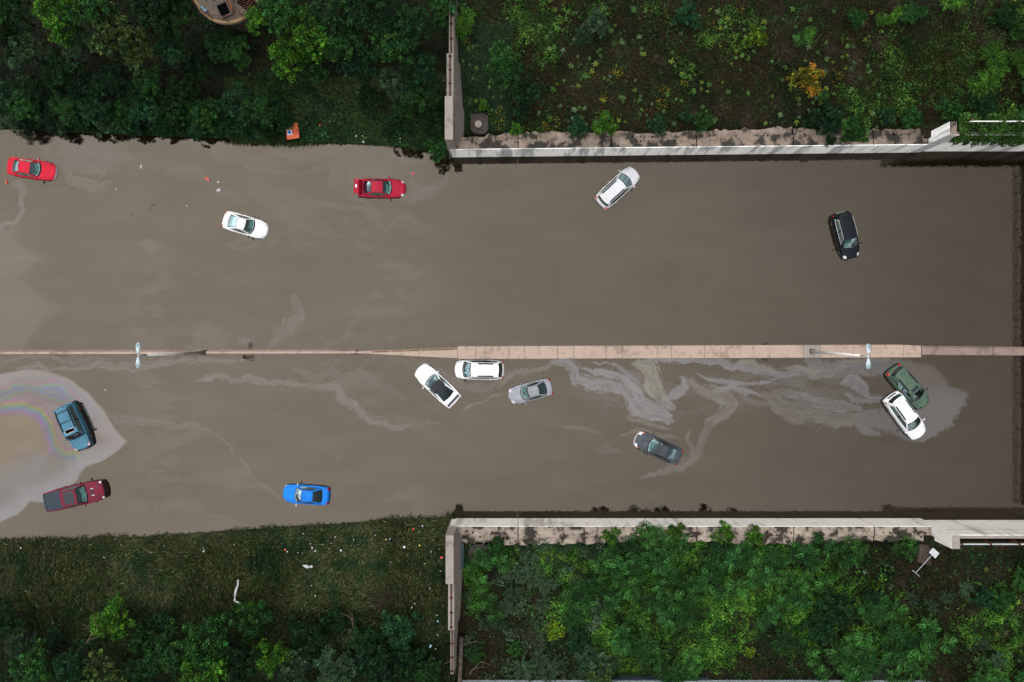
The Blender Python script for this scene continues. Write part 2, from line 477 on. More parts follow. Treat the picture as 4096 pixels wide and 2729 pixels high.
# 2 the folded wisps along the south side of the median: ribbons of film drawn out by the current
def ribbon(pts, w0, w1, a, col=(1.0, .965, 1.03), seed=0, streak=5.0, rag=.55, jx=.55):
    global tint, amt
    qx, qy = PX + (JX - PX) * jx, PY + (JY - PY) * jx
    x0, x1, y0, y1 = min(p[0] for p in pts) - 140, max(p[0] for p in pts) + 140, min(p[1] for p in pts) - 140, max(p[1] for p in pts) + 140
    m = (qx > x0) & (qx < x1) & (qy > y0) & (qy < y1)
    ax_, ay_ = qx[m], qy[m]; best = np.full(ax_.shape, 1e9); S_ = np.zeros(ax_.shape); Dd = np.zeros(ax_.shape); L_ = 0.0
    tot = sum(math.hypot(q[0] - p[0], q[1] - p[1]) for p, q in zip(pts[:-1], pts[1:]))
    for (px0, py0), (px1, py1) in zip(pts[:-1], pts[1:]):
        dx, dy = px1 - px0, py1 - py0; ln = math.hypot(dx, dy); t = np.clip(((ax_ - px0) * dx + (ay_ - py0) * dy) / ln ** 2, 0, 1)
        ex, ey = ax_ - px0 - t * dx, ay_ - py0 - t * dy; d = np.hypot(ex, ey); k = d < best
        best[k] = d[k]; S_[k] = L_ + t[k] * ln; Dd[k] = (np.sign(dx * ey - dy * ex) * d)[k]; L_ += ln
    u = S_ / tot; w = (w0 + (w1 - w0) * u) * (1 - .75 * np.abs(2 * u - 1) ** 3)
    st = fbm(S_ / 70.0 + seed, Dd / streak + seed * 3.1, 900 + seed, 4) - .5
    fine = fbm(S_ / 22.0 + seed, Dd / (streak * .45), 950 + seed, 3) - .5
    v = 1 - best / w + rag * 2.4 * st + .5 * fine
    f = np.zeros(PX.shape); f[m] = sstep(.12, .42, v) * a * (.68 + .9 * st + .5 * fine) * (best < w * 1.6)
    lay(np.clip(f, 0, 1), col)
envl = np.maximum(sstep(1.15, .2, np.hypot((JX - 2620) / 330, (JY - 1560) / 140)), sstep(1.1, .3, np.hypot((JX - 3150) / 330, (JY - 1570) / 125))) * (PY > 1430)
lay(.34 * envl * sstep(.40, .62, wfbm(GX, GY, .13, 811, 1.2, .6, 1.6)), (1.02, .97, 1.0))
LI = (1.0, .95, .965); PA = (1.02, .95, .88); TN = (1.05, .98, .82)
ribbon([(2200,1440),(2270,1450),(2310,1480),(2310,1515),(2370,1530),(2440,1530)], 30, 26, .8, LI, 1)
ribbon([(2300,1500),(2350,1545),(2430,1552),(2490,1575),(2520,1610),(2545,1650),(2620,1672),(2700,1688)], 22, 34, .95, LI, 2)
ribbon([(2330,1470),(2420,1500),(2490,1520),(2545,1560),(2560,1610),(2610,1640),(2690,1672)], 20, 32, 1.0, LI, 3)
ribbon([(2380,1450),(2470,1470),(2520,1505),(2570,1545)], 12, 14, .8, LI, 4, 3.5)
ribbon([(2540,1452),(2600,1475),(2615,1520),(2630,1570),(2655,1610),(2700,1640)], 52, 40, .95, TN, 5, 7)
ribbon([(2560,1445),(2680,1440),(2800,1432),(2890,1446),(2960,1470),(3060,1488)], 16, 20, .9, LI, 6)
ribbon([(2700,1650),(2650,1612),(2700,1575),(2740,1545),(2730,1510)], 44, 22, .95, LI, 7, 6)
ribbon([(2720,1505),(2760,1525),(2800,1560),(2860,1590),(2910,1625)], 18, 26, .75, PA, 8)
ribbon([(2790,1490),(2860,1512),(2930,1530),(3010,1536),(3090,1530)], 11, 16, 1.0, LI, 9, 3.5)
ribbon([(2860,1560),(2940,1552),(3000,1565),(3040,1580)], 18, 16, .95, LI, 10, 4)
ribbon([(2780,1545),(2870,1565),(2930,1610),(2900,1660),(2830,1690)], 34, 40, .6, PA, 11, 7)
ribbon([(2690,1690),(2640,1680),(2560,1640),(2510,1680),(2600,1700),(2700,1720)], 12, 10, .5, PA, 12, 4)
ribbon([(2910,1650),(2840,1705),(2815,1765),(2785,1835),(2730,1878),(2650,1900),(2570,1912)], 26, 24, .40, PA, 13, 6)
ribbon([(2760,1720),(2745,1760),(2770,1800),(2760,1850)], 16, 12, .5, PA, 14, 4)
ribbon([(2480,1735),(2560,1728),(2620,1735),(2710,1760)], 10, 14, .4, PA, 15, 4)
ribbon([(2900,1460),(2990,1480),(3090,1498),(3210,1492),(3330,1494),(3440,1476)], 22, 18, .9, LI, 16)
ribbon([(3134,1470),(3220,1474),(3310,1478),(3370,1460),(3480,1450),(3560,1446)], 16, 14, .9, TN, 17)
ribbon([(2960,1452),(3010,1455),(3060,1478),(3120,1490)], 20, 14, .9, TN, 18)
ribbon([(3090,1585),(3150,1578),(3215,1582),(3275,1606),(3360,1622),(3440,1640)], 16, 34, .75, LI, 19, 5)
ribbon([(3100,1632),(3180,1668),(3260,1664),(3350,1682),(3440,1676),(3520,1700)], 40, 46, .62, PA, 20, 8)
ribbon([(3040,1580),(3110,1600),(3150,1630),(3230,1650),(3320,1650)], 34, 30, .5, PA, 21, 7)
ribbon([(3370,1532),(3412,1530),(3450,1552),(3468,1596)], 40, 24, .95, LI, 22, 6)
ribbon([(3380,1575),(3420,1605),(3480,1608),(3540,1600),(3590,1590)], 24, 18, .85, LI, 23, 5)
ribbon([(3250,1502),(3330,1510),(3420,1500),(3500,1510)], 10, 10, .6, PA, 24, 3.5)
ribbon([(3420,1700),(3460,1725),(3520,1740)], 22, 20, .7, LI, 25, 5)
ribbon([(2230,1440),(2160,1470),(2080,1490),(1990,1555)], 16, 10, .4, PA, 26, 4)
ribbon([(2250,1700),(2330,1712),(2420,1745)], 10, 8, .25, PA, 27, 4)
# 3 the slick round the two cars at the east end
s3 = [(3200,1432),(3560,1436),(3640,1440),(3740,1470),(3785,1520),(3815,1552),(3875,1580),(3862,1630),(3815,1690),(3760,1745),(3690,1775),(3620,1770),(3560,1735),(3480,1725),(3420,1700),(3400,1660),(3480,1640),(3560,1650),(3600,1560),(3540,1520),(3400,1500),(3250,1490)]
J2 = (fbm(GX * 2.6, GY * 2.6, 15, 5) - .5) * 34
d3 = sdf(PX * .45 + JX * .55, PY * .45 + JY * .55, s3) + J2
a3 = sstep(-5, 14, d3) * (.50 + .35 * sstep(3600, 3760, PX) * sstep(1500, 1640, PY))
k3 = sstep(1640, 1480, PY)[..., None]
t3 = np.array([1.02, .94, .93]) * (1 - k3) + np.array([.94, .94, 1.0]) * k3
kk = (gauss(JX - JY * .6, 2820, 90) * sstep(1600, 1500, PY))[..., None]
t3 = t3 * (1 - kk) + np.array([1.1, .9, .75]) * kk
m3 = (a3 > amt)[..., None]; tint = np.where(m3, t3, tint); amt = np.maximum(amt, a3)
# 4 single drawn-out wisps
_ws = [40]
def wisp(pts, w, a, col=(1.02, .97, 1.0)):
    _ws[0] += 1
    ribbon(pts, w * 1.15, w * 1.15, a * .42, col, _ws[0], 4.0, .75, .9)
wisp([(60,1480),(330,1470),(560,1462),(760,1452),(980,1450)], 16, .75)
wisp([(0,1445),(200,1430),(420,1436)], 10, .6, (.94, .97, 1.05))
wisp([(760,1545),(900,1510),(1080,1520),(1240,1530),(1340,1545),(1390,1600),(1480,1690),(1590,1712),(1760,1690)], 15, .8)
wisp([(1180,1470),(1350,1500),(1500,1545),(1630,1600)], 22, .4)
wisp([(400,1672),(640,1680),(780,1700),(850,1735)], 16, .5)
wisp([(850,1735),(940,1800),(990,1880),(1050,1950),(1130,2010)], 9, .45)
wisp([(1640,1430),(1720,1470),(1840,1540),(1960,1545),(2060,1500),(2140,1450)], 18, .55)
wisp([(1850,1640),(1990,1590),(2060,1590)], 8, .7)
wisp([(2380,1800),(2430,1790),(2480,1800)], 14, .5)
for p in ([(230,625),(300,600),(420,620),(480,660)], [(270,640),(290,720),(370,750),(450,720)], [(330,650),(420,690)]): wisp(p, 22, .55, (1.06, .96, .92))
wisp([(40,730),(100,760),(100,810)], 20, .6, (1.06, .95, 1.0)); wisp([(95,790),(100,840),(60,890),(10,905),(0,930)], 12, .8, (.98, .98, 1.02))
wisp([(1180,1170),(1200,1250),(1130,1330),(1090,1370)], 34, .5, (1.05, .96, .98)); wisp([(960,1362),(1030,1365),(1040,1395)], 14, .6)
wisp([(1640,740),(1700,770),(1760,740),(1790,690)], 22, .35, (.98, .98, 1.04)); wisp([(1560,800),(1650,805),(1720,760)], 16, .3)
lay(.13 * sstep(.50, .62, fbm(GX * .10, GY * .16, 61, 5)) * sstep(1250, 700, PX) * (PY < 1400), (1.07, .95, .96))
lay(.08 * sstep(.52, .62, wfbm(GX, GY, .09, 405, .8, .6, 1.4)) * sstep(700, 500, np.abs(PX - 1100)), (1.05, .96, .97))
amt = np.clip(amt, 0, 1)
colw = np.concatenate([tint * 1.0, amt[..., None]], -1).reshape(-1, 4)
n_, m_ = GX.shape
ii, jj = np.meshgrid(np.arange(n_ - 1), np.arange(m_ - 1), indexing='ij')
F = np.stack([ii * m_ + jj, (ii + 1) * m_ + jj, (ii + 1) * m_ + jj + 1, ii * m_ + jj + 1], -1).reshape(-1, 4)
wme = fast_mesh("flood_water", np.stack([GX, GY, GX * 0], -1).reshape(-1, 3), F, smooth=True)
a_ = wme.attributes.new("film", 'FLOAT_COLOR', 'POINT'); a_.data.foreach_set("color", colw.astype(np.float32).ravel())
def water_mat():
    m, t = new_mat("muddy_water"); N = t.nodes.new; K = t.links.new
    o = N("ShaderNodeOutputMaterial")
    g = N("ShaderNodeNewGeometry"); at_ = N("ShaderNodeAttribute"); at_.attribute_name = "film"
    # mud
    nz = N("ShaderNodeTexNoise"); nz.inputs["Scale"].default_value = .06; nz.inputs["Detail"].default_value = 5
    K(g.outputs["Position"], nz.inputs["Vector"])
    r = N("ShaderNodeValToRGB"); r.color_ramp.elements[0].position = .35; r.color_ramp.elements[0].color = (.0035, .0026, .0016, 1)
    r.color_ramp.elements[1].position = .65; r.color_ramp.elements[1].color = (.0055, .004, .0024, 1); K(nz.outputs["Fac"], r.inputs[0])
    df = N("ShaderNodeBsdfDiffuse"); K(r.outputs[0], df.inputs["Color"])
    # surface reflection, stronger under a film of oil
    ior = N("ShaderNodeMapRange"); ior.inputs["To Min"].default_value = 1.48; ior.inputs["To Max"].default_value = 1.80
    K(at_.outputs["Alpha"], ior.inputs["Value"])
    mp = N("ShaderNodeMapping"); mp.inputs["Scale"].default_value = (.35, 1.1, 1); K(g.outputs["Position"], mp.inputs[0])
    v1 = N("ShaderNodeTexNoise"); v1.inputs["Scale"].default_value = .5; v1.inputs["Detail"].default_value = 6; K(mp.outputs[0], v1.inputs["Vector"])
    v2 = N("ShaderNodeTexNoise"); v2.inputs["Scale"].default_value = 9; v2.inputs["Detail"].default_value = 3; K(g.outputs["Position"], v2.inputs["Vector"])
    a1_ = N("ShaderNodeMath"); a1_.operation = 'MULTIPLY_ADD'; a1_.inputs[1].default_value = .09; a1_.inputs[2].default_value = -.045; K(v1.outputs["Fac"], a1_.inputs[0])
    a2_ = N("ShaderNodeMath"); a2_.operation = 'MULTIPLY_ADD'; a2_.inputs[1].default_value = .20; a2_.inputs[2].default_value = -.10; K(v2.outputs["Fac"], a2_.inputs[0])
    a3_ = N("ShaderNodeMath"); K(a1_.outputs[0], a3_.inputs[0]); K(a2_.outputs[0], a3_.inputs[1])  # noise put into the reflectance imitates the glitter of ripples
    a4_ = N("ShaderNodeMath"); K(a3_.outputs[0], a4_.inputs[0]); K(ior.outputs[0], a4_.inputs[1])
    fr = N("ShaderNodeFresnel"); K(a4_.outputs[0], fr.inputs["IOR"])
    gl = N("ShaderNodeBsdfGlossy"); gl.inputs["Roughness"].default_value = .03
    mc = N("ShaderNodeMix"); mc.data_type = 'RGBA'; mc.inputs[6].default_value = (1.0, .865, .70, 1)
    tf_ = N("ShaderNodeMath"); tf_.operation = 'MULTIPLY'; tf_.use_clamp = True; tf_.inputs[1].default_value = 1.7; K(at_.outputs["Alpha"], tf_.inputs[0]); K(tf_.outputs[0], mc.inputs[0]); K(at_.outputs["Color"], mc.inputs[7]); K(mc.outputs[2], gl.inputs["Color"])
    b1 = N("ShaderNodeTexNoise"); b1.inputs["Scale"].default_value = 3.2; b1.inputs["Detail"].default_value = 3
    K(g.outputs["Position"], b1.inputs["Vector"])
    bp = N("ShaderNodeBump"); bp.inputs["Strength"].default_value = .30; bp.inputs["Distance"].default_value = .02
    K(b1.outputs["Fac"], bp.inputs["Height"]); K(bp.outputs[0], gl.inputs["Normal"])
    ms = N("ShaderNodeMixShader"); K(fr.outputs[0], ms.inputs[0]); K(df.outputs[0], ms.inputs[1]); K(gl.outputs[0], ms.inputs[2])
    K(ms.outputs[0], o.inputs[0]); return m
water = link("water", wme, mat=water_mat())
tag(water, kind="structure")

# ------------------------------------------------------------------ abutments: face, bridge seat, wing walls
def polyband(xa, xb, n):  return np.linspace(xa, xb, n)
def abutment(sgn, name, label, mface, mseat, ztop, yf, depth, seed):
    root = empty(name, (0, 0, 0))
    tag(root, label, "abutment", "old bridge abutments")
    rr = np.random.default_rng(seed)
    joints = [X_AB, at(2071,0,0)[0], at(2431,0,0)[0], at(2757,0,0)[0], at(3128,0,0)[0], at(3437,0,0)[0], 39.4]
    for i in range(len(joints) - 1):                      # one face panel between joints
        a, b = joints[i] + (.02 if i else 0), joints[i + 1] - .02
        mb = MB()
        ya, yb = yf(a), yf(b)
        mb.add([(a, ya, -1), (b, yb, -1), (b, yb, ztop), (a, ya, ztop), (a, ya + sgn * .05, -1), (b, yb + sgn * .05, -1), (b, yb + sgn * .05, ztop), (a, ya + sgn * .05, ztop)],
               [(0, 1, 2, 3), (3, 2, 6, 7), (4, 7, 6, 5), (0, 3, 7, 4), (1, 5, 6, 2), (0, 4, 5, 1)])
        mb.build("face_panel", mface, root)
        # bridge seat behind it: broken back edge, two levels
        nn = max(6, int((b - a) / .35)); xx = np.linspace(a + .02, b - .02, nn)
        dd = depth(xx) + (rr.random(nn) - .5) * .34
        for (d0, d1, z1) in ((.053, None, ztop - .02), (None, 'full', ztop - .17)):
            mb = MB()
            mid = depth(xx) * .62
            s0 = np.full(nn, d0) if d0 else mid + .004
            s1 = mid if d1 is None else dd
            zz = z1 + (rr.random(nn) - .5) * .02
            P = np.zeros((nn, 4, 3))
            yy = np.array([yf(x) for x in xx])
            for j, (off, z) in enumerate(((s0, zz * 0 - 1), (s0, zz), (s1, zz), (s1, zz * 0 - 1))):
                P[:, j, 0] = xx; P[:, j, 1] = yy + sgn * off; P[:, j, 2] = z
            mb.grid(P, smooth=False, flip=(sgn < 0))
            mb.build("bridge_seat", mseat, root)
    # anchor bolt pockets along the seat
    mb = MB()
    for k in range(120):
        x = X_AB + 2.0 + k * .355 + rr.random() * .12
        if x > 38.3 or (int((x + 6) / 8) % 3 == 1): continue
        for off in (.62, 1.0):
            if rr.random() < .62: continue
            r = .03 + rr.random() * .06; y = yf(x) + sgn * (off + (rr.random() - .5) * .1)
            ang = np.linspace(0, 2 * np.pi, 8)[:-1]
            mb.add([(x + r * math.cos(t) * (1 + .3 * rr.random()), y + r * math.sin(t), ztop + .004) for t in ang], [tuple(range(7))])
    o = mb.build("bolt_pocket", M_DARK, root); o["kind"] = "stuff"
    return root
yfN = lambda x: 17.72 + (x + 5.74) * .0106
yfS = lambda x: -17.10
depN = lambda x: 1.45 + .30 * np.sin(np.asarray(x) * .33) * .5 + .15 * (np.asarray(x) > 8)
depS = lambda x: 1.55 + .18 * np.sin(np.asarray(x) * .27 + 1)
abutN = abutment(1, "bridge_abutment", "long pale concrete abutment with brown stained seat along the north side of the flooded road", M_FACE_N, M_SEAT_N, 2.8, yfN, depN, 5)
abutS = abutment(-1, "bridge_abutment", "long pale concrete abutment with patched tan seat along the south side of the flooded road", M_FACE_S, M_SEAT_S, 2.95, yfS, depS, 6)

def wing(sgn, label, st):
    root = empty("wing_wall", (0, 0, 0)); tag(root, label, "wall", "stepped wing walls")
    for i, (y0, y1, xw, xt, xb0, xb1, zt) in enumerate(st):
        mb = MB()
        secs = []
        n = 5
        for k in range(n):
            t = k / (n - 1); y = y0 + (y1 - y0) * t
            if i == 0: xb = xb0 + (xb1 - xb0) * min(1, t / .4)
            else: xb = xb0 + (xb1 - xb0) * t
            secs.append([(xw - .05, y, -1), (xb + .3, y, -1), (xb, y, 2.0), (xt, y, zt), (xw, y, zt)])
        if sgn < 0: secs = [s[::-1] for s in secs]
        mb.loft(secs); mb.build("wall_section", M_WING, root)
        if i > 0:
            xr = (xw + xt) / 2
            m2 = MB(); m2.tube([(xr, y0 + sgn * .12, zt + .12), (xr, y1 - sgn * .12, zt + .12)], .055); 
            m2.build("rusty_rail", M_RUST, root)
            nb = max(2, int(abs(y1 - y0) / 1.35))
            for q in range(nb + 1):
                y = y0 + sgn * .25 + (y1 - y0 - sgn * .5) * q / nb
                m3 = MB(); m3.box(xr - .14, xr + .14, y - .08, y + .08, zt - .01, zt + .05); m3.box(xr - .05, xr + .05, y - .05, y + .05, zt + .05, zt + .2)
                m3.build("rail_bracket", M_RUST, root)
    return root
wing(1, "stepped grey concrete wing wall with a rusty pipe rail running north beside the woods",
     [(17.745, 21.57, -5.92, -5.20, -5.12, -4.42, 6.1), (21.59, 25.77, -5.86, -5.24, -4.52, -4.78, 5.0), (25.79, 34.5, -5.72, -5.30, -4.95, -5.05, 4.2)])
wing_s = wing(-1, "stepped grey concrete wing wall with a rusty pipe rail running south beside the littered bank",
     [(-17.125, -21.40, -5.85, -5.15, -5.10, -4.45, 6.1), (-21.42, -25.9, -5.72, -5.18, -4.55, -4.85, 5.0), (-25.92, -30.2, -5.58, -5.30, -5.0, -5.05, 4.2)])

mb = MB(); fx_ = lambda z: -5.15 + .70 * (6.1 - z) / 4.1 + .02
for ya_, yb_, z0_, z1_ in ((-18.6, -21.0, 2.5, 3.5),):
    mb.add([(fx_(z0_), ya_, z0_), (fx_(z0_), yb_, z0_ + .05), (fx_(z1_), yb_, z1_ + .1), (fx_(z1_), ya_, z1_)], [(0, 1, 2, 3)])
mb.build("blue_paint_patch", pmat("faded_blue_paint", (.085, .14, .18), .8, var=.4, scale=2), wing_s)
def end_pylon(label, x0, x1, y0, y1, zt, mat, topmat):
    root = empty("end_pylon", (0, 0, 0)); tag(root, label, "pylon", "concrete end pylons")
    ya, yb = sorted((y0, y1))
    mb = MB(); mb.box(x0, x1, ya, yb, 2.2, zt); mb.build("shaft", mat, root, .03)
    mb = MB(); mb.box(x0 + .02, x1 - .02, ya + .02, yb - .02, zt + .002, zt + .05); mb.build("top_slab", topmat, root)
end_pylon("weathered concrete end pylon on the north abutment beside the hanging vines", 38.6, 39.23, 18.215, 19.35, 6.0, M_FACE_N, M_SEAT_N)
end_pylon("clean pale concrete end pylon on the south abutment beside the guardrail", 38.8, 39.5, -17.12, -18.35, 6.0, M_FACE_S, M_WING)

def high_wall(sgn, label, y, zt, mat):
    root = empty("retaining_wall", (0, 0, 0)); tag(root, label, "retaining wall", "high retaining walls at the east end")
    ya, yb = sorted((y, y + sgn * .35))
    for a, b in ((39.53, 48.0), (48.03, 56.0), (56.03, 110.0)):
        mb = MB(); mb.box(a, b, min(y, y + sgn * .08), max(y, y + sgn * .08), -1, zt); mb.build("wall_panel", mat, root)
        mb = MB(); mb.box(a, b, min(y + sgn * .082, y + sgn * .35), max(y + sgn * .082, y + sgn * .35), -1, zt - .02); mb.build("coping", M_WING, root)
    mb = MB(); mb.box(39.6, 110, min(y - sgn * .02, y - sgn * .002), max(y - sgn * .02, y - sgn * .002), 3.55, 3.6); mb.build("string_course", M_WING, root)
    return root
high_wall(1, "high pale retaining wall under the hanging vines at the north east end", 18.30, 5.4, M_FACE_N)
high_wall(-1, "high white retaining wall under the guardrail at the south east end", -17.27, 5.3, M_FACE_S)
# guardrail on the south high wall, and the rail the vines have overgrown on the north one
def guardrail(sgn, label, y, zb, x0, x1, step, mat):
    root = empty("guardrail", (0, 0, 0)); tag(root, label, "guardrail")
    prof = [(0, .42), (.05, .46), (.05, .54), (.0, .58), (.05, .62), (.05, .70), (0, .74), (-.02, .74), (.03, .69), (.03, .63), (-.02, .58), (.03, .53), (.03, .47), (-.02, .42)]
    mb = MB(); mb.loft([[(x, y + sgn * .09 - sgn * p[0], zb + p[1]) for p in prof] for x in (x0, x1)]); mb.build("rail_beam", mat, root)
    x = x0 + .15
    while x < x1:
        mb = MB(); mb.box(x - .08, x + .08, y + sgn * .1 - .0, y + sgn * .1 + .16, zb - .6, zb + .8); mb.box(x - .06, x + .06, min(y - sgn * .30, y + sgn * .1), max(y - sgn * .30, y + sgn * .1), zb + .02, zb + .10)
        mb.build("rail_post", M_RUST, root); x += step
guardrail(-1, "galvanised guardrail with brown posts on top of the south east wall", -17.95, 5.0, 39.7, 60, 2.55, M_GALV)
guardrail(1, "white guardrail half buried in vines on the north east wall", 19.35, 5.15, 40.5, 52, 3.0, pmat("white_rail_paint", (.6, .6, .58), .5, var=.2))

# concrete aprons behind the seats with a manhole each
def apron(label, px, py, rx, ry, hole):
    x, y, z = at(px, py, 2.3); root = empty("drain_apron", (x, y, float(gz(x, y)) + .58)); tag(root, label, "drain")
    mb = MB(); n = 18; rr = np.random.default_rng(int(px))
    pts = [(rx * math.copysign(abs(math.cos(t)) ** .6, math.cos(t)) * (1 + .12 * (rr.random() - .5)), ry * math.copysign(abs(math.sin(t)) ** .6, math.sin(t)) * (1 + .12 * (rr.random() - .5))) for t in np.linspace(0, 2 * np.pi, n, endpoint=False)]
    mb.prism(pts, -1.4, 0); mb.build("apron_slab", pmat("apron_dirty", (.034, .029, .024), .9, var=.5, scale=2.5, bump=.4), root)
    ang = np.linspace(0, 2 * np.pi, 25)[:-1]
    if hole:
        mb = MB(); mb.prism([(-.05 + .33 * math.cos(t), .12 + .33 * math.sin(t)) for t in ang], .004, .03); mb.build("pipe_rim", M_WING, root)
        mb = MB(); mb.prism([(-.05 + .29 * math.cos(t), .12 + .29 * math.sin(t)) for t in ang], .031, .034); mb.build("pipe_mouth", M_DARK, root)
    else:
        mb = MB(); mb.prism([(-.1 + .33 * math.cos(t), -.1 + .33 * math.sin(t)) for t in ang], .004, .16); mb.build("round_plinth", M_WING, root, .02)
apron("small concrete apron with a round plinth behind the north abutment by the wing wall", 1918, 497, .85, .95, False)
apron("small concrete apron with a black open drain pipe behind the south abutment", 1915, 2210, .9, .85, True)

# ------------------------------------------------------------------ median walls
def panel(root, name, a, b, yn0, ys0, yn1, ys1, z, mat, foot=.10):
    """a..b in photo px; north and south edge in photo px at both ends"""
    mb = MB()
    def sec(px, n, s, off):
        x = at(px, 0, z)[0] + off; Y1 = at(0, n, z)[1]; Y0 = at(0, s, z)[1]
        return [(x, Y0 - foot, -.8), (x, Y1 + foot, -.8), (x, Y1 + foot, -.1), (x, Y1, z - .03), (x, Y1 - .03, z), (x, Y0 + .03, z), (x, Y0, z - .03), (x, Y0 - foot, -.1)][::-1]
    mb.loft([sec(a, yn0, ys0, .015), sec(b, yn1, ys1, -.015)]); return mb.build(name, mat, root)
r = empty("median_barrier", (0, 0, 0)); tag(r, "thin concrete jersey barrier along the west half of the flooded median", "barrier")
js = [-400, 200, 535, 700, 798]
def thin(px): return 1413 - (px / 1420) * 3.0
for a, b in zip(js[:-1], js[1:]): panel(r, "barrier_section", a, b, thin(a) - 4.5, thin(a) + 4.5, thin(b) - 4.5, thin(b) + 4.5, .85, M_MEDIAN, .2)
js = [822, 896, 1052, 1189, 1255, 1420]
for a, b in zip(js[:-1], js[1:]): panel(r, "barrier_section", a, b, thin(a) - 4.5, thin(a) + 4.5, thin(b) - 4.5, thin(b) + 4.5, .85, M_MEDIAN, .2)
r = empty("tapered_barrier", (0, 0, 0)); tag(r, "wedge shaped concrete barrier widening east into the broad median slab", "barrier")
js = [1420, 1491, 1601, 1676, 1830]
top_ = lambda p: 1407 - (p - 1420) / 410 * 14; bot_ = lambda p: 1413 + (p - 1420) / 410 * 21
for a, b in zip(js[:-1], js[1:]): panel(r, "barrier_section", a, b, top_(a), bot_(a), top_(b), bot_(b), .88, M_MEDIAN, .08)
mb = MB()
for a, b in ((1491, 1560), (1565, 1685), (1690, 1828)):
    P = [at(a, top_(a) + 1, .885), at(a, top_(a) + 5 + 1, .885), at(b, top_(b) + 6, .885), at(b, top_(b) + 1, .885)]
    mb.add(P, [(0, 1, 2, 3)])
mb.build("rusty_seam", pmat("rust_stain", (.13, .075, .05), .9, var=.6, scale=2), r)
r = empty("median_slab", (0, 0, 0)); tag(r, "broad tan concrete median wall of wide slabs between the two flooded carriageways", "median wall")
js = [1830, 1902, 2035, 2097, 2230, 2295, 2425, 2490, 2629, 2686, 2819, 2884, 3016, 3080, 3214, 3282, 3413, 3480, 3614, 3685]
wt = lambda p: 1386 - (p - 1830) / 1855 * 6.5; wb = lambda p: 1437 - (p - 1830) / 1855 * 7
for a, b in zip(js[:-1], js[1:]):
    o = panel(r, "slab", a, b, wt(a), wb(a), wt(b) + (4 if b == 3685 else 0), wb(b), .92, M_MEDIAN if a != 3214 else M_WING, .04)
r = empty("median_barrier", (0, 0, 0)); tag(r, "pinkish concrete median barrier narrowing toward the east edge", "barrier")
for a, b in ((3687, 3972), (3974, 4280)):
    panel(r, "barrier_section", a, b, 1389 + (a - 3687) * .01, 1420 + (a - 3687) * .006, 1389 + (b - 3687) * .01, 1420 + (b - 3687) * .006, .85, M_MEDIAN_E, .05)
    panel(r, "barrier_kerb", a, b, 1384.5 + (a - 3687) * .01, 1388.5 + (a - 3687) * .01, 1384.5 + (b - 3687) * .01, 1388.5 + (b - 3687) * .01, .78, M_MEDIAN_E, .03)

# ------------------------------------------------------------------ double-headed street lamps
M_POLE = pmat("lamp_pole_grey", (.50, .48, .47), .5, .2, var=.25, scale=2)
M_HEAD = pmat("lamp_head_grey", (.23, .27, .30), .4, .1, var=.1)
M_LENS = pmat("lamp_lens", (.10, .16, .18), .15)
def lamp(label, px, py, zb, ztop, dy):
    x, y, _ = at(px, py, zb)
    root = empty("street_lamp", (x, y, zb)); tag(root, label, "street lamp", "double headed street lamps on the median")
    h = ztop - zb
    mb = MB(); mb.box(-.22, .22, -.22, .22, 0, .06)
    for sx in (-1, 1):
        for sy in (-1, 1): mb.tube([(sx * .16, sy * .16, .06), (sx * .16, sy * .16, .16)], .035, 6)
    mb.build("base_plate", pmat("dark_base_iron", (.05, .045, .04), .7), root)
    mb = MB(); mb.tube([(0, 0, .06), (0, dy * .88, h * .88)], .165, 14, .095); mb.build("pole", M_POLE, root)
    mb = MB(); mb.tube([(0, dy * .88, h * .875), (0, dy, h)], .06, 10); mb.build("pole_tip", M_GALV, root)
    mb = MB(); mb.tube([(0, dy - .35, h), (0, dy + .35, h)], .035, 8); mb.build("cross_arm", M_GALV, root)
    for s in (-1, 1):
        mb = MB(); secs = []
        for t, w, hh in ((0, .09, .06), (.12, .12, .08), (.30, .165, .10), (.5, .20, .11), (.68, .205, .11), (.82, .17, .09), (.92, .10, .05), (.95, .03, .02)):
            yy = dy + s * (.14 + t * .92); q = []
            for k in range(12):
                a = 2 * math.pi * k / 12
                q.append((w * math.cos(a), yy, h + hh * math.sin(a) * (1 if math.sin(a) > 0 else .5)))
            secs.append(q if s < 0 else q[::-1])
        mb.loft(secs, smooth=True); hd = mb.build("lamp_head", M_HEAD, root)
        mb = MB(); n = 14
        mb.prism([(.115 * math.cos(2 * math.pi * k / n), dy + s * .80 + .15 * math.sin(2 * math.pi * k / n)) for k in range(n)], h + .095, h + .125)
        mb.build("lens_cover", M_LENS, hd)
        mb = MB(); mb.prism([(.03 * math.cos(2 * math.pi * k / 8), dy + s * .42 + .03 * math.sin(2 * math.pi * k / 8)) for k in range(8)], h + .09, h + .15)
        mb.build("photocell", pmat("white_plastic", (.8, .8, .8), .4), hd)
lamp("double headed grey street lamp whose pole stands in the thin west barrier", 810, 1411, .55, 12.5, -.02)
lamp("double headed grey street lamp whose pole stands on the broad median slab", 3247, 1406, .925, 11.9, -.24)

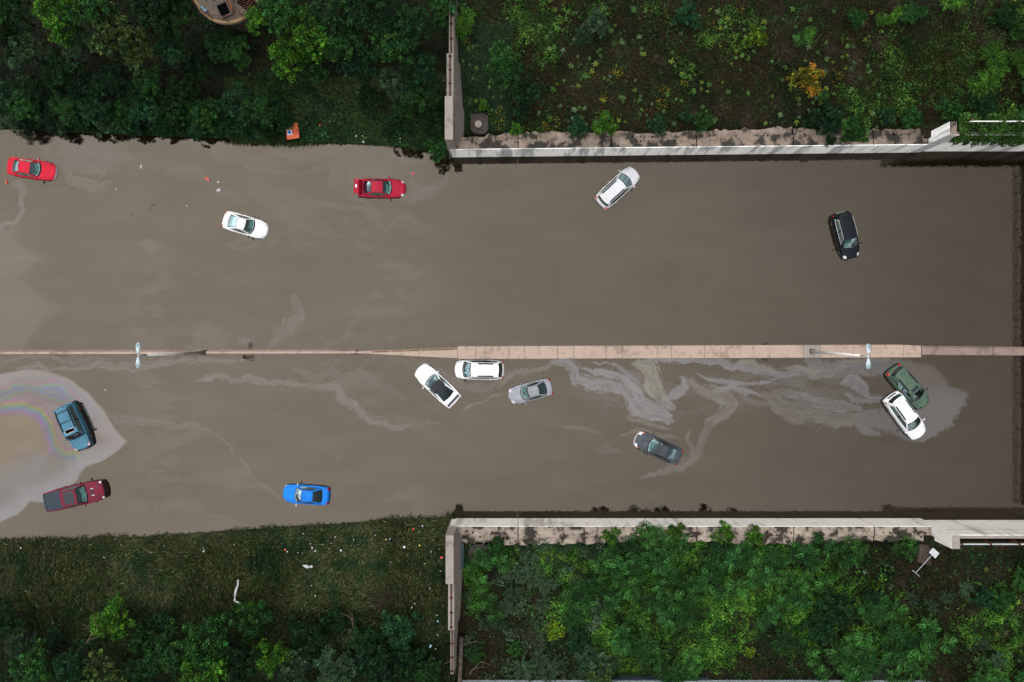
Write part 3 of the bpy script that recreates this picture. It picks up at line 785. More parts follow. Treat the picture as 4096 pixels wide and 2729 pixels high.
# ------------------------------------------------------------------ overpass beyond the east edge, seen mirrored in the water
r = empty("overpass", (0, 0, 0)); tag(r, "grey concrete overpass with open railing whose mirror image darkens the water at the east edge", "overpass")
mb = MB(); mb.box(52.9, 74, -17.0, 18.2, 4.5, 5.5); mb.build("deck", M_WING, r)
for z, h in ((6.55, .12), (6.1, .06)):
    mb = MB(); mb.box(52.98, 53.07, -17.0, 18.2, z, z + h); mb.build("hand_rail", M_WING, r)
y = -16.8
while y < 18.2:
    mb = MB(); mb.box(52.99, 53.06, y - .04, y + .04, 5.503, 6.55); mb.build("rail_post", M_WING, r); y += 1.9
mb = MB(); mb.box(62, 63, -.6, .8, -1, 4.5); mb.build("pier", M_WING, r)

# ------------------------------------------------------------------ cars
def paint(name, col, rough=.32, metal=.0, coat=.04, dirt=.25):
    if name in MATS: return MATS[name]
    m, t = new_mat(name); N = t.nodes.new; K = t.links.new
    o = N("ShaderNodeOutputMaterial"); p = N("ShaderNodeBsdfPrincipled"); K(p.outputs[0], o.inputs[0])
    tcn = N("ShaderNodeTexCoord"); oi = N("ShaderNodeObjectInfo")
    nz = N("ShaderNodeTexNoise"); nz.inputs["Scale"].default_value = 1.6; nz.inputs["Detail"].default_value = 6
    n2 = N("ShaderNodeTexNoise"); n2.inputs["Scale"].default_value = 9; n2.inputs["Detail"].default_value = 5
    K(tcn.outputs["Object"], nz.inputs["Vector"]); K(tcn.outputs["Object"], n2.inputs["Vector"])
    r = N("ShaderNodeMapRange"); r.inputs["From Min"].default_value = .3; r.inputs["From Max"].default_value = .7; r.inputs["To Min"].default_value = 1 - dirt; r.inputs["To Max"].default_value = 1 + dirt * .3
    K(nz.outputs["Fac"], r.inputs["Value"])
    s = N("ShaderNodeVectorMath"); s.operation = 'SCALE'; s.inputs[0].default_value = col; K(r.outputs[0], s.inputs["Scale"])
    # wet silt low on the body
    sp = N("ShaderNodeSeparateXYZ"); g = N("ShaderNodeNewGeometry"); K(g.outputs["Position"], sp.inputs[0])
    zr = N("ShaderNodeMapRange"); zr.inputs["From Min"].default_value = .02; zr.inputs["From Max"].default_value = .22; zr.inputs["To Min"].default_value = .55; zr.inputs["To Max"].default_value = 0
    K(sp.outputs["Z"], zr.inputs["Value"])
    mx_ = N("ShaderNodeMix"); mx_.data_type = 'RGBA'; mx_.inputs[7].default_value = (.06, .05, .04, 1)
    K(zr.outputs[0], mx_.inputs[0]); K(s.outputs[0], mx_.inputs[6]); K(mx_.outputs[2], p.inputs["Base Color"])
    rr = N("ShaderNodeMapRange"); rr.inputs["From Min"].default_value = .35; rr.inputs["From Max"].default_value = .65; rr.inputs["To Min"].default_value = rough * .8; rr.inputs["To Max"].default_value = rough * 1.4
    K(n2.outputs["Fac"], rr.inputs["Value"]); K(rr.outputs[0], p.inputs["Roughness"])
    p.inputs["Metallic"].default_value = metal; p.inputs["Coat Weight"].default_value = coat; p.inputs["Coat Roughness"].default_value = .2; p.inputs["Specular IOR Level"].default_value = .07
    MATS[name] = m; return m
def glass_mat(name, tint, f=1.0):
    if name in MATS: return MATS[name]
    m, t = new_mat(name); N = t.nodes.new; K = t.links.new
    o = N("ShaderNodeOutputMaterial"); tr = N("ShaderNodeBsdfTransparent"); tr.inputs[0].default_value = (*tint, 1)
    gl = N("ShaderNodeBsdfGlossy"); gl.inputs["Roughness"].default_value = .04; gl.inputs["Color"].default_value = (.38, .55, .60, 1)
    fr = N("ShaderNodeFresnel"); fr.inputs["IOR"].default_value = 1.55
    nz = N("ShaderNodeTexNoise"); nz.inputs["Scale"].default_value = 3; g = N("ShaderNodeNewGeometry"); K(g.outputs["Position"], nz.inputs["Vector"])
    r = N("ShaderNodeMapRange"); r.inputs["To Min"].default_value = .7 * f; r.inputs["To Max"].default_value = 1.4 * f; K(nz.outputs["Fac"], r.inputs["Value"])
    mu = N("ShaderNodeMath"); mu.operation = 'MULTIPLY'; mu.use_clamp = True; K(fr.outputs[0], mu.inputs[0]); K(r.outputs[0], mu.inputs[1])
    ms = N("ShaderNodeMixShader"); K(mu.outputs[0], ms.inputs[0]); K(tr.outputs[0], ms.inputs[1]); K(gl.outputs[0], ms.inputs[2]); K(ms.outputs[0], o.inputs[0])
    MATS[name] = m; return m
G_CLEAR = glass_mat("windscreen_glass", (.48, .72, .70))
G_SIDE = glass_mat("side_glass", (.30, .40, .42), .8)
G_TINT = glass_mat("tinted_glass", (.08, .12, .13), .8)
M_FRIT = pmat("black_trim", (.010, .011, .013), .35, var=.2)
M_RUBBER = pmat("tyre_rubber", (.012, .012, .012), .8)
M_INT = pmat("cabin_dark", (.016, .02, .021), .9, var=.4)
M_DASH = pmat("dashboard_grey", (.16, .19, .18), .8, var=.35, scale=4)
M_SEAT = pmat("seat_fabric", (.035, .04, .04), .9, var=.3)
M_LIGHT = pmat("headlight_lens", (.30, .30, .31), .12, var=.25, scale=8, spec=.8)
M_TAIL = pmat("tail_lens", (.28, .003, .006), .2, var=.3, scale=8)
M_AMBER = pmat("amber_lens", (.65, .16, .03), .3)
M_CHROME = pmat("chrome", (.40, .40, .41), .3, .7)
M_PLATE = pmat("plate_white", (.33, .35, .39), .5)

def car(name, label, px, py, heading, Lc, Wc, mat, kind='sedan', depth=.40, **o):
    X, Y, _ = at(px, py, .5)
    root = empty(name, (X, Y, 0), math.radians(heading))
    tag(root, label, o.get('cat', 'car'), "cars stranded in the flood water")
    if 'tilt' in o: root.rotation_euler = (math.radians(o['tilt'][0]), math.radians(o['tilt'][1]), math.radians(heading))
    P = dict(
        sedan=dict(roof=1.45, belt=.98, hood=(.95, .76), wsb=.275, wst=.445, rgt=.685, rgb=.865, trunk=1.0, inb=.10, int_=.33, bow=.20, crown=.035),
        coupe=dict(roof=1.45, belt=1.02, hood=(1.0, .82), wsb=.285, wst=.44, rgt=.68, rgb=.82, trunk=1.05, inb=.10, int_=.26, bow=.20, crown=.03),
        suv=dict(roof=1.72, belt=1.10, hood=(1.08, .90), wsb=.225, wst=.415, rgt=.895, rgb=.965, trunk=1.05, inb=.08, int_=.27, bow=.20, crown=.035),
        jeep=dict(roof=1.74, belt=1.10, hood=(1.10, 1.0), wsb=.255, wst=.355, rgt=.93, rgb=.962, trunk=1.0, inb=.07, int_=.20, bow=.07, crown=.02),
        van=dict(roof=1.76, belt=1.08, hood=(1.05, .85), wsb=.16, wst=.335, rgt=.895, rgb=.965, trunk=1.0, inb=.08, int_=.26, bow=.17, crown=.035),
        pickup=dict(roof=1.92, belt=1.32, hood=(1.28, 1.12), wsb=.265, wst=.385, rgt=.645, rgb=.675, trunk=1.30, inb=.09, int_=.27, bow=.13, crown=.03),
    )[kind].copy()
    P.update({k: v for k, v in o.items() if k in P})
    hw = Wc / 2; hl = Lc / 2
    fx = lambda f: hl - f * Lc                        # fraction from the nose -> local x
    D = depth + .07
    # ---- lower body surface
    h0, h1 = P['hood']
    cx = [0, .008, .022, .05, P['wsb'], P['wsb'] + .06, P['rgb'] - .03, P['rgb'], .955, .982, .994, 1.0]
    cz = [h1 - .32, h1 - .16, h1 - .05, h1, h0, P['belt'], P['belt'] + .02, P['trunk'], P['trunk'] - .02, P['trunk'] - .08, P['trunk'] - .22, P['trunk'] - .36]
    def ztop(f): return np.interp(f, cx, cz) - D
    tf, tr_ = o.get('taper', (.15, .10))
    def wid(f):
        a = sstep(.30, 0, f); b = sstep(.72, 1, f)
        return hw * (1 - tf * a ** 1.6 - tr_ * b ** 1.6)
    def surf(f, q):
        f = np.asarray(f, float); q = np.asarray(q, float); aq = np.abs(q); w = wid(f); z0 = ztop(f)
        rnd = .12 + .10 * sstep(.12, 0, f)
        y = np.where(aq <= 1, aq * .93 * w, np.where(aq <= 1.3, w * (.93 + .07 * np.sin((aq - 1) / .3 * np.pi / 2)), w * (1 - .03 * (aq - 1.3) / .3)))
        z = np.where(aq <= 1, z0 - rnd * .35 * aq ** 3, np.where(aq <= 1.3, z0 - rnd * .35 - rnd * .9 * (1 - np.cos((aq - 1) / .3 * np.pi / 2)), z0 - rnd * 1.25 - (aq - 1.3) / .3 * (z0 + .55)))
        v = y / hw
        x = hl - f * Lc - P['bow'] * 1.15 * v ** 2 * sstep(.22, 0, f) - .05 * v ** 2 + P['bow'] * .8 * v ** 2 * sstep(.80, 1, f)
        return np.stack([x, y * np.sign(q), z], -1)
    fs = np.unique(np.concatenate([np.linspace(0, .06, 8), np.linspace(.06, .94, 34), np.linspace(.94, 1, 8)]))
    qs = np.concatenate([[-1.6, -1.45, -1.3, -1.22, -1.15, -1.07], np.linspace(-1, 1, 15), [1.07, 1.15, 1.22, 1.3, 1.45, 1.6]])
    FF, QQ = np.meshgrid(fs, qs, indexing='ij')
    B = MB(); B.grid(surf(FF, QQ), flip=False)
    for f, rev in ((0, True), (1, False)):
        e = surf(np.full(qs.shape, f), qs); low = e.copy(); low[:, 2] = -.55; low[:, 0] += (-.06 if f == 0 else .06)
        B.grid(np.stack([e, low]), flip=not rev)
    # ---- cabin
    zb = P['belt'] - D; zr = P['roof'] - D
    yb = hw - P['inb']; yt = hw - P['int_']; ytr = yt - (.03 if kind != 'van' else 0)
    xwb, xwt, xrt, xrb = fx(P['wsb']), fx(P['wst']), fx(P['rgt']), fx(P['rgb'])
    bw = P['bow'] * 1.25; bt = P['bow'] * .55; br = P['bow'] * .8
    zw = float(ztop(P['wsb'])) + .005; zrb = (P['trunk'] if kind in ('sedan', 'coupe') else P['belt']) - D + .005
    def WB(s): c = 2 * s - 1; return np.stack([xwb - bw * c ** 2, (yb - .02) * c, zw - .02 * c ** 2 + 0 * c], -1)
    def WT(s): c = 2 * s - 1; return np.stack([xwt - bt * c ** 2, yt * c, zr - .03 + P['crown'] * (1 - c ** 2)], -1)
    def RT(s): c = 2 * s - 1; return np.stack([xrt + bt * c ** 2, ytr * c, zr - .05 + P['crown'] * (1 - c ** 2)], -1)
    ybr = yb - .04
    def RB(s): c = 2 * s - 1; return np.stack([xrb + br * c ** 2, ybr * c, zrb - .02 * c ** 2 + 0 * c], -1)
    def ruled(A, Bf, bulge):
        def f(s, t):
            s = np.asarray(s, float); t = np.asarray(t, float)
            p = A(s) * (1 - t[..., None]) + Bf(s) * t[..., None]
            p[..., 2] += bulge * np.sin(np.pi * t) * (1 - .4 * (2 * s - 1) ** 2)
            return p
        return f
    fW = ruled(WB, WT, .045); fR = ruled(RB, RT, .04)
    fT = ruled(RT, WT, .04)                              # roof, t runs forward
    def side(sg):
        ca = (1 + sg) / 2
        a0, a1, b0, b1 = WB(np.array(ca)), WT(np.array(ca)), RB(np.array(ca)), RT(np.array(ca))
        def f(s, t):
            s = np.asarray(s, float)[..., None]; t = np.asarray(t, float)[..., None]
            bot = a0 * (1 - s) + b0 * s; bot[..., 1] += sg * .05 * np.sin(np.pi * s[..., 0]); bot[..., 2] = bot[..., 2] * 0 + zb - .02 + (a0[2] - zb + .02) * (1 - sstep(0, .15, s[..., 0])) + (b0[2] - zb + .02) * sstep(.85, 1, s[..., 0])
            top = a1 * (1 - s) + b1 * s; top[..., 1] += sg * .015 * np.sin(np.pi * s[..., 0]); top[..., 2] += .04 * np.sin(np.pi * s[..., 0])
            p = bot * (1 - t) + top * t; p[..., 1] += sg * .025 * np.sin(np.pi * t[..., 0]); return p
        return f
    def cells(f, sl, tl, cls, flip, dest):
        for i in range(len(sl) - 1):
            for j in range(len(tl) - 1):
                k = cls((sl[i] + sl[i + 1]) / 2, (tl[j] + tl[j + 1]) / 2)
                if k is None: continue
                s = np.linspace(sl[i], sl[i + 1], max(2, int((sl[i + 1] - sl[i]) * 12) + 1)); t = np.linspace(tl[j], tl[j + 1], max(2, int((tl[j + 1] - tl[j]) * 8) + 1))
                SS, TT = np.meshgrid(s, t, indexing='ij'); dest[k].grid(f(SS, TT), flip=flip)
    ws = {'b': B, 'f': MB(), 'g': MB()}
    e0 = o.get('pillar', .045)
    cells(fW, [0, e0, e0 + .05, .5, .95 - e0, 1 - e0, 1], [0, .12, .5, .90, 1], lambda s, t: 'b' if s < e0 or s > 1 - e0 else ('f' if s < e0 + .05 or s > .95 - e0 or t < .12 or t > .90 else 'g'), True, ws)
    rw = {'b': B, 'f': MB(), 'g': MB()}
    cells(fR, [0, .07, .11, .5, .89, .93, 1], [0, .07, .5, .93, 1], lambda s, t: 'b' if s < .07 or s > .93 else ('f' if s < .11 or s > .89 or t < .07 or t > .93 else 'g'), False, rw)
    wins = []
    cut = o.get('door', .46)
    for sg in (-1, 1):
        g1, g2, fr = MB(), MB(), MB()
        d = {'b': B, 'f': fr, 'g1': g1, 'g2': g2}
        def cls(s, t):
            if t < .13 or t > .90 or s < .05 or s > .93: return 'b'
            if cut - .03 < s < cut + .03: return 'f'
            return 'g1' if s < cut else 'g2'
        cells(side(sg), [0, .05, cut - .03, cut + .03, .93, 1], [0, .13, .90, 1], cls, sg > 0, d)
        wins.append((g1, g2, fr))
    body = B.build("body", mat, root)
    # roof panel
    R = MB(); s = np.linspace(0, 1, 13); t = np.linspace(0, 1, 14); SS, TT = np.meshgrid(s, t, indexing='ij'); R.grid(fT(SS, TT), flip=True)
    if kind in ('suv', 'jeep', 'van', 'pickup') and o.get('ribs', True):      # pressed ribs
        for c in np.linspace(.26, .74, 6):
            ss = np.array([c - .012, c, c + .012]); tt = np.linspace(.08, .72, 12); SS, TT = np.meshgrid(ss, tt, indexing='ij'); q = fT(SS, TT); q[1, :, 2] += .022; q[0, :, 2] += .002; q[2, :, 2] += .002; R.grid(q, flip=True)
    roof = R.build("roof", o.get('roofmat', mat), root)
    w = ws['g'].build("windshield", o.get('wglass', G_CLEAR), root); ws['f'].build("windshield_border", M_FRIT, w)
    w2 = rw['g'].build("rear_window", o.get('rglass', G_TINT if kind in ('suv', 'van', 'jeep') else G_SIDE), root); rw['f'].build("window_border", M_FRIT, w2)
    for g1, g2, fr in wins:
        a = g1.build("side_window", G_SIDE, root); g2.build("side_window", o.get('sglass', G_TINT if kind in ('suv', 'van', 'jeep', 'pickup') else G_SIDE), root); fr.build("window_pillar", M_FRIT, a)
    # roof seams
    for sg in (0.03, .97):
        m = MB(); tt = np.linspace(.01, .99, 12); q = fT(np.full(12, sg), tt); q[:, 2] += .004
        m.grid(np.stack([q + [0, -.016, 0], q + [0, .016, 0]]), flip=True); m.build("roof_seam", M_FRIT, roof)
    # cabin: floor deck, dashboard, seats
    I = MB(); ss = np.linspace(.04, .96, 9); q0, q1 = WB(ss), RB(ss); tt = np.linspace(.03, .97, 8)[:, None, None]
    q = q0[None] * (1 - tt) + q1[None] * tt; q[..., 2] = max(zb, zw, zrb) + .03; q[..., 1] *= .97; I.grid(q)
    inte = I.build("cabin_floor", M_INT, root)
    m = MB(); q = []
    for tq in (.02, .35, .40): 
        c = WB(ss); c[:, 1] *= .93; c[:, 0] -= .05 + tq * 1.35; c[:, 2] = max(zb, zw, zrb) + .05 + (.02 if tq < .4 else -.03); q.append(c)
    m.grid(np.array(q)); m.build("dashboard", o.get('dash', M_DASH), root)
    zs = max(zb, zw, zrb) + .01
    for xs_, n in ((xwt - .55, 2), (xwt - 1.45, 2)):
        if xs_ < xrt - .1: continue
        for sy in (-1, 1):
            m = MB(); m.box(xs_ - .16, xs_ + .02, sy * .38 - .22, sy * .38 + .22, zs + .022, min(zs + .22, zr - .22)); m.box(xs_ - .15, xs_ - .05, sy * .38 - .12, sy * .38 + .12, min(zs + .22, zr - .22), min(zs + .32, zr - .12))
            m.build("seat", M_SEAT, root, .03)
    # ---- lights, mirrors, wheels and small parts
    def skin(f0, f1, q0, q1, lift=.008, nf=6, nq=6):
        a, b = np.meshgrid(np.linspace(f0, f1, nf), np.linspace(q0, q1, nq), indexing='ij'); p = surf(a, b)
        dz = surf(a + 1e-3, b) - surf(a - 1e-3, b); dq = surf(a, b + 1e-3) - surf(a, b - 1e-3)
        n = np.cross(dz, dq); n /= np.linalg.norm(n, axis=-1, keepdims=True) + 1e-9
        n = np.where(n[..., 2:3] < -.2, -n, n)
        return p + n * lift
    hl_ = o.get('headlight', (.004, .075, .62, 1.16))
    if hl_:
        for sg in (-1, 1):
            m = MB(); m.grid(skin(hl_[0], hl_[1], sg * hl_[2], sg * hl_[3]), flip=sg < 0); hlo = m.build("headlight", M_LIGHT, root)
            if o.get('amber'):
                m = MB(); m.grid(skin(hl_[1] + .002, hl_[1] + .025, sg * .95, sg * 1.18), flip=sg < 0); m.build("indicator", M_AMBER, hlo)
    tl = o.get('taillight', (.958, .996, .72, 1.2))
    if tl:
        for sg in (-1, 1):
            m = MB(); m.grid(skin(tl[0], tl[1], sg * tl[2], sg * tl[3]), flip=sg < 0); m.build("taillight", M_TAIL, root)
    if 'grille' in o:
        m = MB(); m.grid(skin(.0, .016, -.5, .5, .012, 4, 12)); m.build("grille", o['grille'], root)
    for f0, f1, q0, q1 in o.get('seams', [(.035, P['wsb'] - .02, .80, .83), (.035, P['wsb'] - .02, -.83, -.80)]):
        m = MB(); m.grid(skin(f0, f1, q0, q1, .004, 14, 2)); m.build("hood_seam", M_FRIT, body)
    if kind in ('sedan', 'coupe') and not o.get('open_trunk'):
        for f0, f1, q0, q1 in ((P['rgb'] + .01, .965, .78, .80), (P['rgb'] + .01, .965, -.80, -.78)):
            m = MB(); m.grid(skin(f0, f1, q0, q1, .004, 8, 2)); m.build("trunk_seam", M_FRIT, body)
    mf = P['wsb'] + .045
    for sg in (-1, 1):
        m = MB(); x0 = fx(mf) - .05; y0 = sg * (hw - .06); zm = zb + .10
        m.tube([(x0, y0, zm - .03), (x0 - .01, y0 + sg * .12, zm)], .03, 6)
        secs = []
        for t, rr in ((0, .03), (.25, .075), (.6, .085), (.9, .06), (1, .02)):
            secs.append([(x0 + .02 + .065 * math.cos(a) * rr / .085 - t * .05, y0 + sg * (.08 + t * .20), zm + .01 + rr * math.sin(a)) for a in np.linspace(0, 2 * np.pi, 9)[:-1]])
        m.loft(secs if sg < 0 else [q[::-1] for q in secs], smooth=True)
        m.build("mirror", o.get('mirror', mat), root)
        for f in (o.get('axles', (.195, .80))):
            m = MB(); r = .345; cxx = fx(f); cyy = sg * (float(wid(f)) + .012)
            m.tube([(cxx, cyy - sg * .2, r - D), (cxx, cyy, r - D)], r, 22); wh = m.build("wheel", M_RUBBER, root)
            m = MB(); m.tube([(cxx, cyy - sg * .01, r - D), (cxx, cyy + sg * .006, r - D)], r * .62, 16); m.build("rim", pmat("dull_rim", (.05, .05, .052), .5), wh)
        for f in (cut * .62 + .27, cut * .62 + .44):
            p = surf(np.array(f), np.array(sg * 1.31)); m = MB(); m.box(p[0] - .09, p[0] + .09, p[1] - .02, p[1] + .03, p[2] - .02, p[2] + .015); m.build("door_handle", o.get('handle', mat), root, .008)
    if kind != 'coupe' or True:
        for c, a in ((.40, .45), (.72, .50)):
            if o.get('wipers', True):
                p0 = fW(np.array(c), np.array(.05)); p1 = fW(np.array(c - .22), np.array(a)); m = MB(); m.tube([p0 + [0, 0, .03], p1 + [0, 0, .03]], .014, 5); m.build("wiper", M_FRIT, root)
    if o.get('cross'):                                     # the surveyors' mark on the screen
        c, t0 = o['cross']; m = MB()
        for d in (-1, 1):
            q = [fW(np.array(c + .10 * k * 1), np.array(t0 + .16 * k * d)) + [0, 0, .012] for k in (-1, 1)]
            v = Vector(q[1]) - Vector(q[0]); n = v.cross(Vector((0, 0, 1))).normalized() * .035
            m.add([Vector(q[0]) - n, Vector(q[0]) + n, Vector(q[1]) + n, Vector(q[1]) - n], [(0, 1, 2, 3)])
        m.build("cross_mark", M_FRIT, root)
    if o.get('rails'):
        r0, r1 = o['rails']
        for c in (.075, .925):
            tt = np.linspace(r0, r1, 9); q = fT(np.full(9, c), tt); q[:, 2] += .045; q[0, 2] -= .04; q[-1, 2] -= .04
            m = MB(); m.tube(q, .058, 7); m.build("roof_rail", o.get('railmat', M_FRIT), root)
    if o.get('bars'):
        for tq in o['bars']:
            q = fT(np.linspace(.08, .92, 7), np.full(7, tq)); q[:, 2] += .05; m = MB(); m.tube(q, .028, 6); m.build("roof_bar", M_FRIT, root)
    if o.get('sunroof'):
        s0, s1, t0, t1, op = o['sunroof']; SS, TT = np.meshgrid(np.linspace(s0, s1, 8), np.linspace(t0, t1, 6), indexing='ij'); q = fT(SS, TT); q[..., 2] += .008
        m = MB(); m.grid(q, flip=True); sr = m.build("sunroof", M_DARK if op else pmat("sunroof_glass", (.010, .014, .018), .3, var=.2), root)
        if op:
            m = MB(); ring = [q[0, 0], q[-1, 0], q[-1, -1], q[0, -1], q[0, 0]]; m.tube([p + [0, 0, .012] for p in ring], .022, 6); m.build("sunroof_frame", M_CHROME, sr)
    if o.get('antenna'):
        c, tq = o['antenna']; p = fT(np.array(c), np.array(tq)); m = MB(); m.add([p + [.10, 0, 0], p + [-.08, .04, 0], p + [-.08, -.04, 0], p + [-.09, 0, .07]], [(0, 1, 3), (0, 3, 2), (1, 2, 3)]); m.build("antenna", M_FRIT, root)
    if o.get('spoiler'):
        m = MB(); xs_ = fx(.925); zz = P['trunk'] - D
        m.box(xs_ - .10, xs_ + .10, -hw * .80, hw * .80, zz + .13, zz + .16)
        for sg in (-1, 1): m.box(xs_ - .06, xs_ + .06, sg * hw * .62 - .02, sg * hw * .62 + .02, zz - .06, zz + .13)
        m.build("spoiler", M_FRIT, root, .01)
        m = MB(); m.grid(skin(.985, .997, -.78, .78, .012, 3, 14)); m.build("light_bar", M_TAIL, root)
    if o.get('visor'):                                     # tailgate spoiler over the rear glass
        SS, TT = np.meshgrid(np.linspace(.04, .96, 10), np.linspace(-.085, .0, 4), indexing='ij'); q = fT(SS, np.clip(TT, 0, 1)); q[..., 0] += TT * (xwt - xrt) ; q[..., 2] += .006 + TT * .25
        m = MB(); m.grid(q, flip=True); m.build("tailgate_visor", mat, root)
        m = MB(); m.grid(np.stack([q[:, -1] + [-.01, 0, .004], q[:, -1] + [.012, 0, .004]]), flip=False); m.build("visor_seam", M_FRIT, roof)
    if o.get('open_trunk'):
        m = MB(); m.grid(skin(P['rgb'] + .012, .965, -.86, .86, .006, 5, 7)); m.build("trunk_opening", M_DARK, root)
        lid = MB(); xh = fx(P['rgb']) - .10; zz = P['trunk'] - D
        ys_ = np.linspace(-.80, .80, 9) * hw * .93
        prof = [(xh + .02, zz + .02), (xh - .10, zz + .40), (xh - .14, zz + .56), (xh - .30, zz + .62), (xh - .62, zz + .60)]
        q = np.array([[(a - .10 * (y / hw) ** 2 * (k > 1), y, b - .04 * (y / hw) ** 2) for y in ys_] for k, (a, b) in enumerate(prof)]); lid.grid(q); lid.grid(q - [.02, 0, .03], flip=True); lo = lid.build("trunk_lid", mat, root)
        for sg in (-1, 1):
            m = MB(); m.box(xh - .36, xh - .19, sg * hw * .62 - .09, sg * hw * .62 + .09, zz + .615, zz + .64); m.build("taillight", M_TAIL, lo, .01)
        m = MB(); m.box(xh - .50, xh - .34, -.16, .16, zz + .63, zz + .645); m.build("licence_plate", M_PLATE, lo)
    if 'plate' in o:
        f0 = o['plate']; m = MB()
        if f0 == 'front': m.grid(skin(.0, .012, -.2, .2, .02, 2, 4))
        else: m.grid(skin(.985, 1.0, -.2, .2, .02, 2, 4))
        m.build("licence_plate", M_PLATE, root)
    if 'bumper' in o:
        m = MB(); m.grid(skin(.0, .02, -1.12, 1.12, .012, 4, 22)); m.build("front_bumper_trim", o['bumper'], root)
    if 'rear_trim' in o:
        m = MB(); m.grid(skin(.978, .992, -.6, .6, .012, 3, 12)); m.build("tailgate_trim", o['rear_trim'], root)
    if o.get('fuel_sticker'):
        q = fT(np.array([[.03, .03], [.085, .085]]), np.array([[.80, .88], [.80, .88]])); q[..., 2] += .012; m = MB(); m.grid(q, flip=True); m.build("paper_tag", M_PLATE, root)
    if kind == 'pickup':
        f0, f1 = P['rgb'] + .012, .985
        m = MB(); m.grid(skin(f0, f1, -.93, .93, .035, 10, 12)); m.build("bed_cover", pmat("bed_cover_vinyl", (.011, .019, .028), .55, var=.2, scale=2), root)
        m = MB(); m.grid(skin(f1 - .03, f1 - .026, -.92, .92, .045, 2, 12)); m.build("cover_seam", M_FRIT, root)
        for sg in (-1, 1):
            m = MB(); m.grid(skin(.07, .105, sg * .50, sg * .66, .012, 3, 3), flip=sg < 0); m.build("hood_vent", M_FRIT, root)
            m = MB(); p = surf(np.array(.185), np.array(sg * .34)); m.tube([p + [-.16, 0, .02], p + [.16, sg * .02, .02]], .04, 8); m.build("hood_badge", M_CHROME, root)
        m = MB(); m.grid(skin(.175, .205, -.34, .34, .014, 3, 6)); m.build("hood_scoop", M_FRIT, root)
    if o.get('hood_scoops'):
        for sg in (-1, 1):
            m = MB(); m.grid(skin(.035, .065, sg * .48, sg * .66, .012, 3, 4), flip=sg < 0); m.build("hood_vent", M_FRIT, root)
    if o.get('window_trim'):
        for sg in (-1, 1):
            f = side(sg); pts = [f(np.array(a), np.array(b)) + [0, sg * .012, .006] for a, b in ((.05, .13), (.3, .13), (.6, .13), (.93, .13), (.93, .5), (.86, .90), (.6, .90), (.3, .90), (.05, .90), (.05, .13))]
            m = MB(); m.tube(pts, .016, 5); m.build("window_trim", M_CHROME, root)
    return root

P_RED = paint("paint_red", (.30, .002, .016)); P_WHITE = paint("paint_white", (.43, .44, .45), .35, dirt=.14); P_CRIM = paint("paint_crimson", (.20, .003, .016))
P_PEARL = paint("paint_pearl", (.34, .345, .36), .35, dirt=.12); P_BLACK = paint("paint_black", (.0022, .0035, .0065), .3); P_GREY = paint("paint_silver_grey", (.140, .146, .164), .38)
P_SLATE = paint("paint_slate", (.028, .034, .041), .32, dirt=.5); P_GREEN = paint("paint_sage", (.042, .068, .048), .4); P_TEAL = paint("paint_steel_blue", (.036, .105, .158), .42)
P_MAROON = paint("paint_maroon", (.085, .003, .014), .32); P_BLUE = paint("paint_bright_blue", (.001, .095, .36), .32)
M_BUMP = pmat("bumper_dull_silver", (.26, .25, .27), .5, var=.2, scale=6); M_BLKROOF = pmat("black_glass_roof", (.004, .006, .009), .3, var=.4, scale=1.5)

car("sedan_car", "red sedan with a torn pale front bumper near the left edge of the north carriageway", 121, 674, -8.2, 4.70, 1.80, P_RED, 'sedan', .42, headlight=None, bumper=M_BUMP, cross=(.30, .45), antenna=(.5, .06), roof=1.44)
car("sedan_car", "white sedan with dark screens and black mirrors, west half of the north carriageway", 978, 900, -16.3, 4.48, 1.80, P_WHITE, 'sedan', .42, cross=(.28, .45), mirror=M_FRIT, antenna=(.55, .93), rgt=.64, rgb=.86, rglass=G_SIDE)
car("sedan_car", "crimson sedan with its trunk lid standing open, north carriageway near the wing wall", 1524, 751, -.8, 4.72, 1.80, P_CRIM, 'sedan', .42, headlight=(.01, .07, .72, 1.12), taillight=None, open_trunk=True, cross=(.78, .45), antenna=(.5, .03), rglass=G_CLEAR)
car("suv_car", "pearl white SUV with long roof rails under the north abutment wall", 2474, 748, 42.8, 4.82, 1.86, P_PEARL, 'suv', .40, cross=(.25, .45), rails=(.05, .88), antenna=(.45, .08), visor=True, wgl=1, handle=M_CHROME, headlight=(.02, .09, .9, 1.2))
car("suv_car", "black SUV with chrome window outlines, alone at the east of the north carriageway", 3387, 942, -75.3, 4.72, 1.86, P_BLACK, 'suv', .40, cross=(.78, .4), visor=True, window_trim=True, bumper=M_FRIT, headlight=(.006, .085, .70, 1.12), antenna=(.45, .1), rear_trim=M_CHROME, taillight=(.93, .985, 1.0, 1.24), grille=M_CHROME)
car("coupe_car", "white sedan with black roof and rear spoiler at an angle by the median", 1748, 1542, 137.2, 5.02, 1.90, P_WHITE, 'coupe', .42, roofmat=M_BLKROOF, rglass=G_TINT, spoiler=True, taillight=None, headlight=None, rgt=.62, rgb=.83, wglass=G_SIDE)
car("minivan_car", "white minivan tight against the south side of the median slab", 1917, 1479, 179.2, 4.78, 1.90, P_WHITE, 'van', .40, rails=(.18, .75), mirror=M_FRIT, ribs=False, headlight=None, antenna=(.2, .9), visor=False)
car("sedan_car", "silver grey sedan beside the white minivan south of the median", 2122, 1567, 194.8, 4.36, 1.74, P_GREY, 'sedan', .42, cross=(.5, .45), rglass=G_CLEAR, plate='front')
car("sedan_car", "dark slate sedan with bright headlights alone in the middle of the south carriageway", 2635, 1794, 156.0, 4.85, 1.82, P_SLATE, 'sedan', .40, cross=(.78, .62), amber=True, fuel_sticker=True, rglass=G_CLEAR, bumper=M_BUMP, antenna=(.5, .08), rear_trim=M_CHROME)
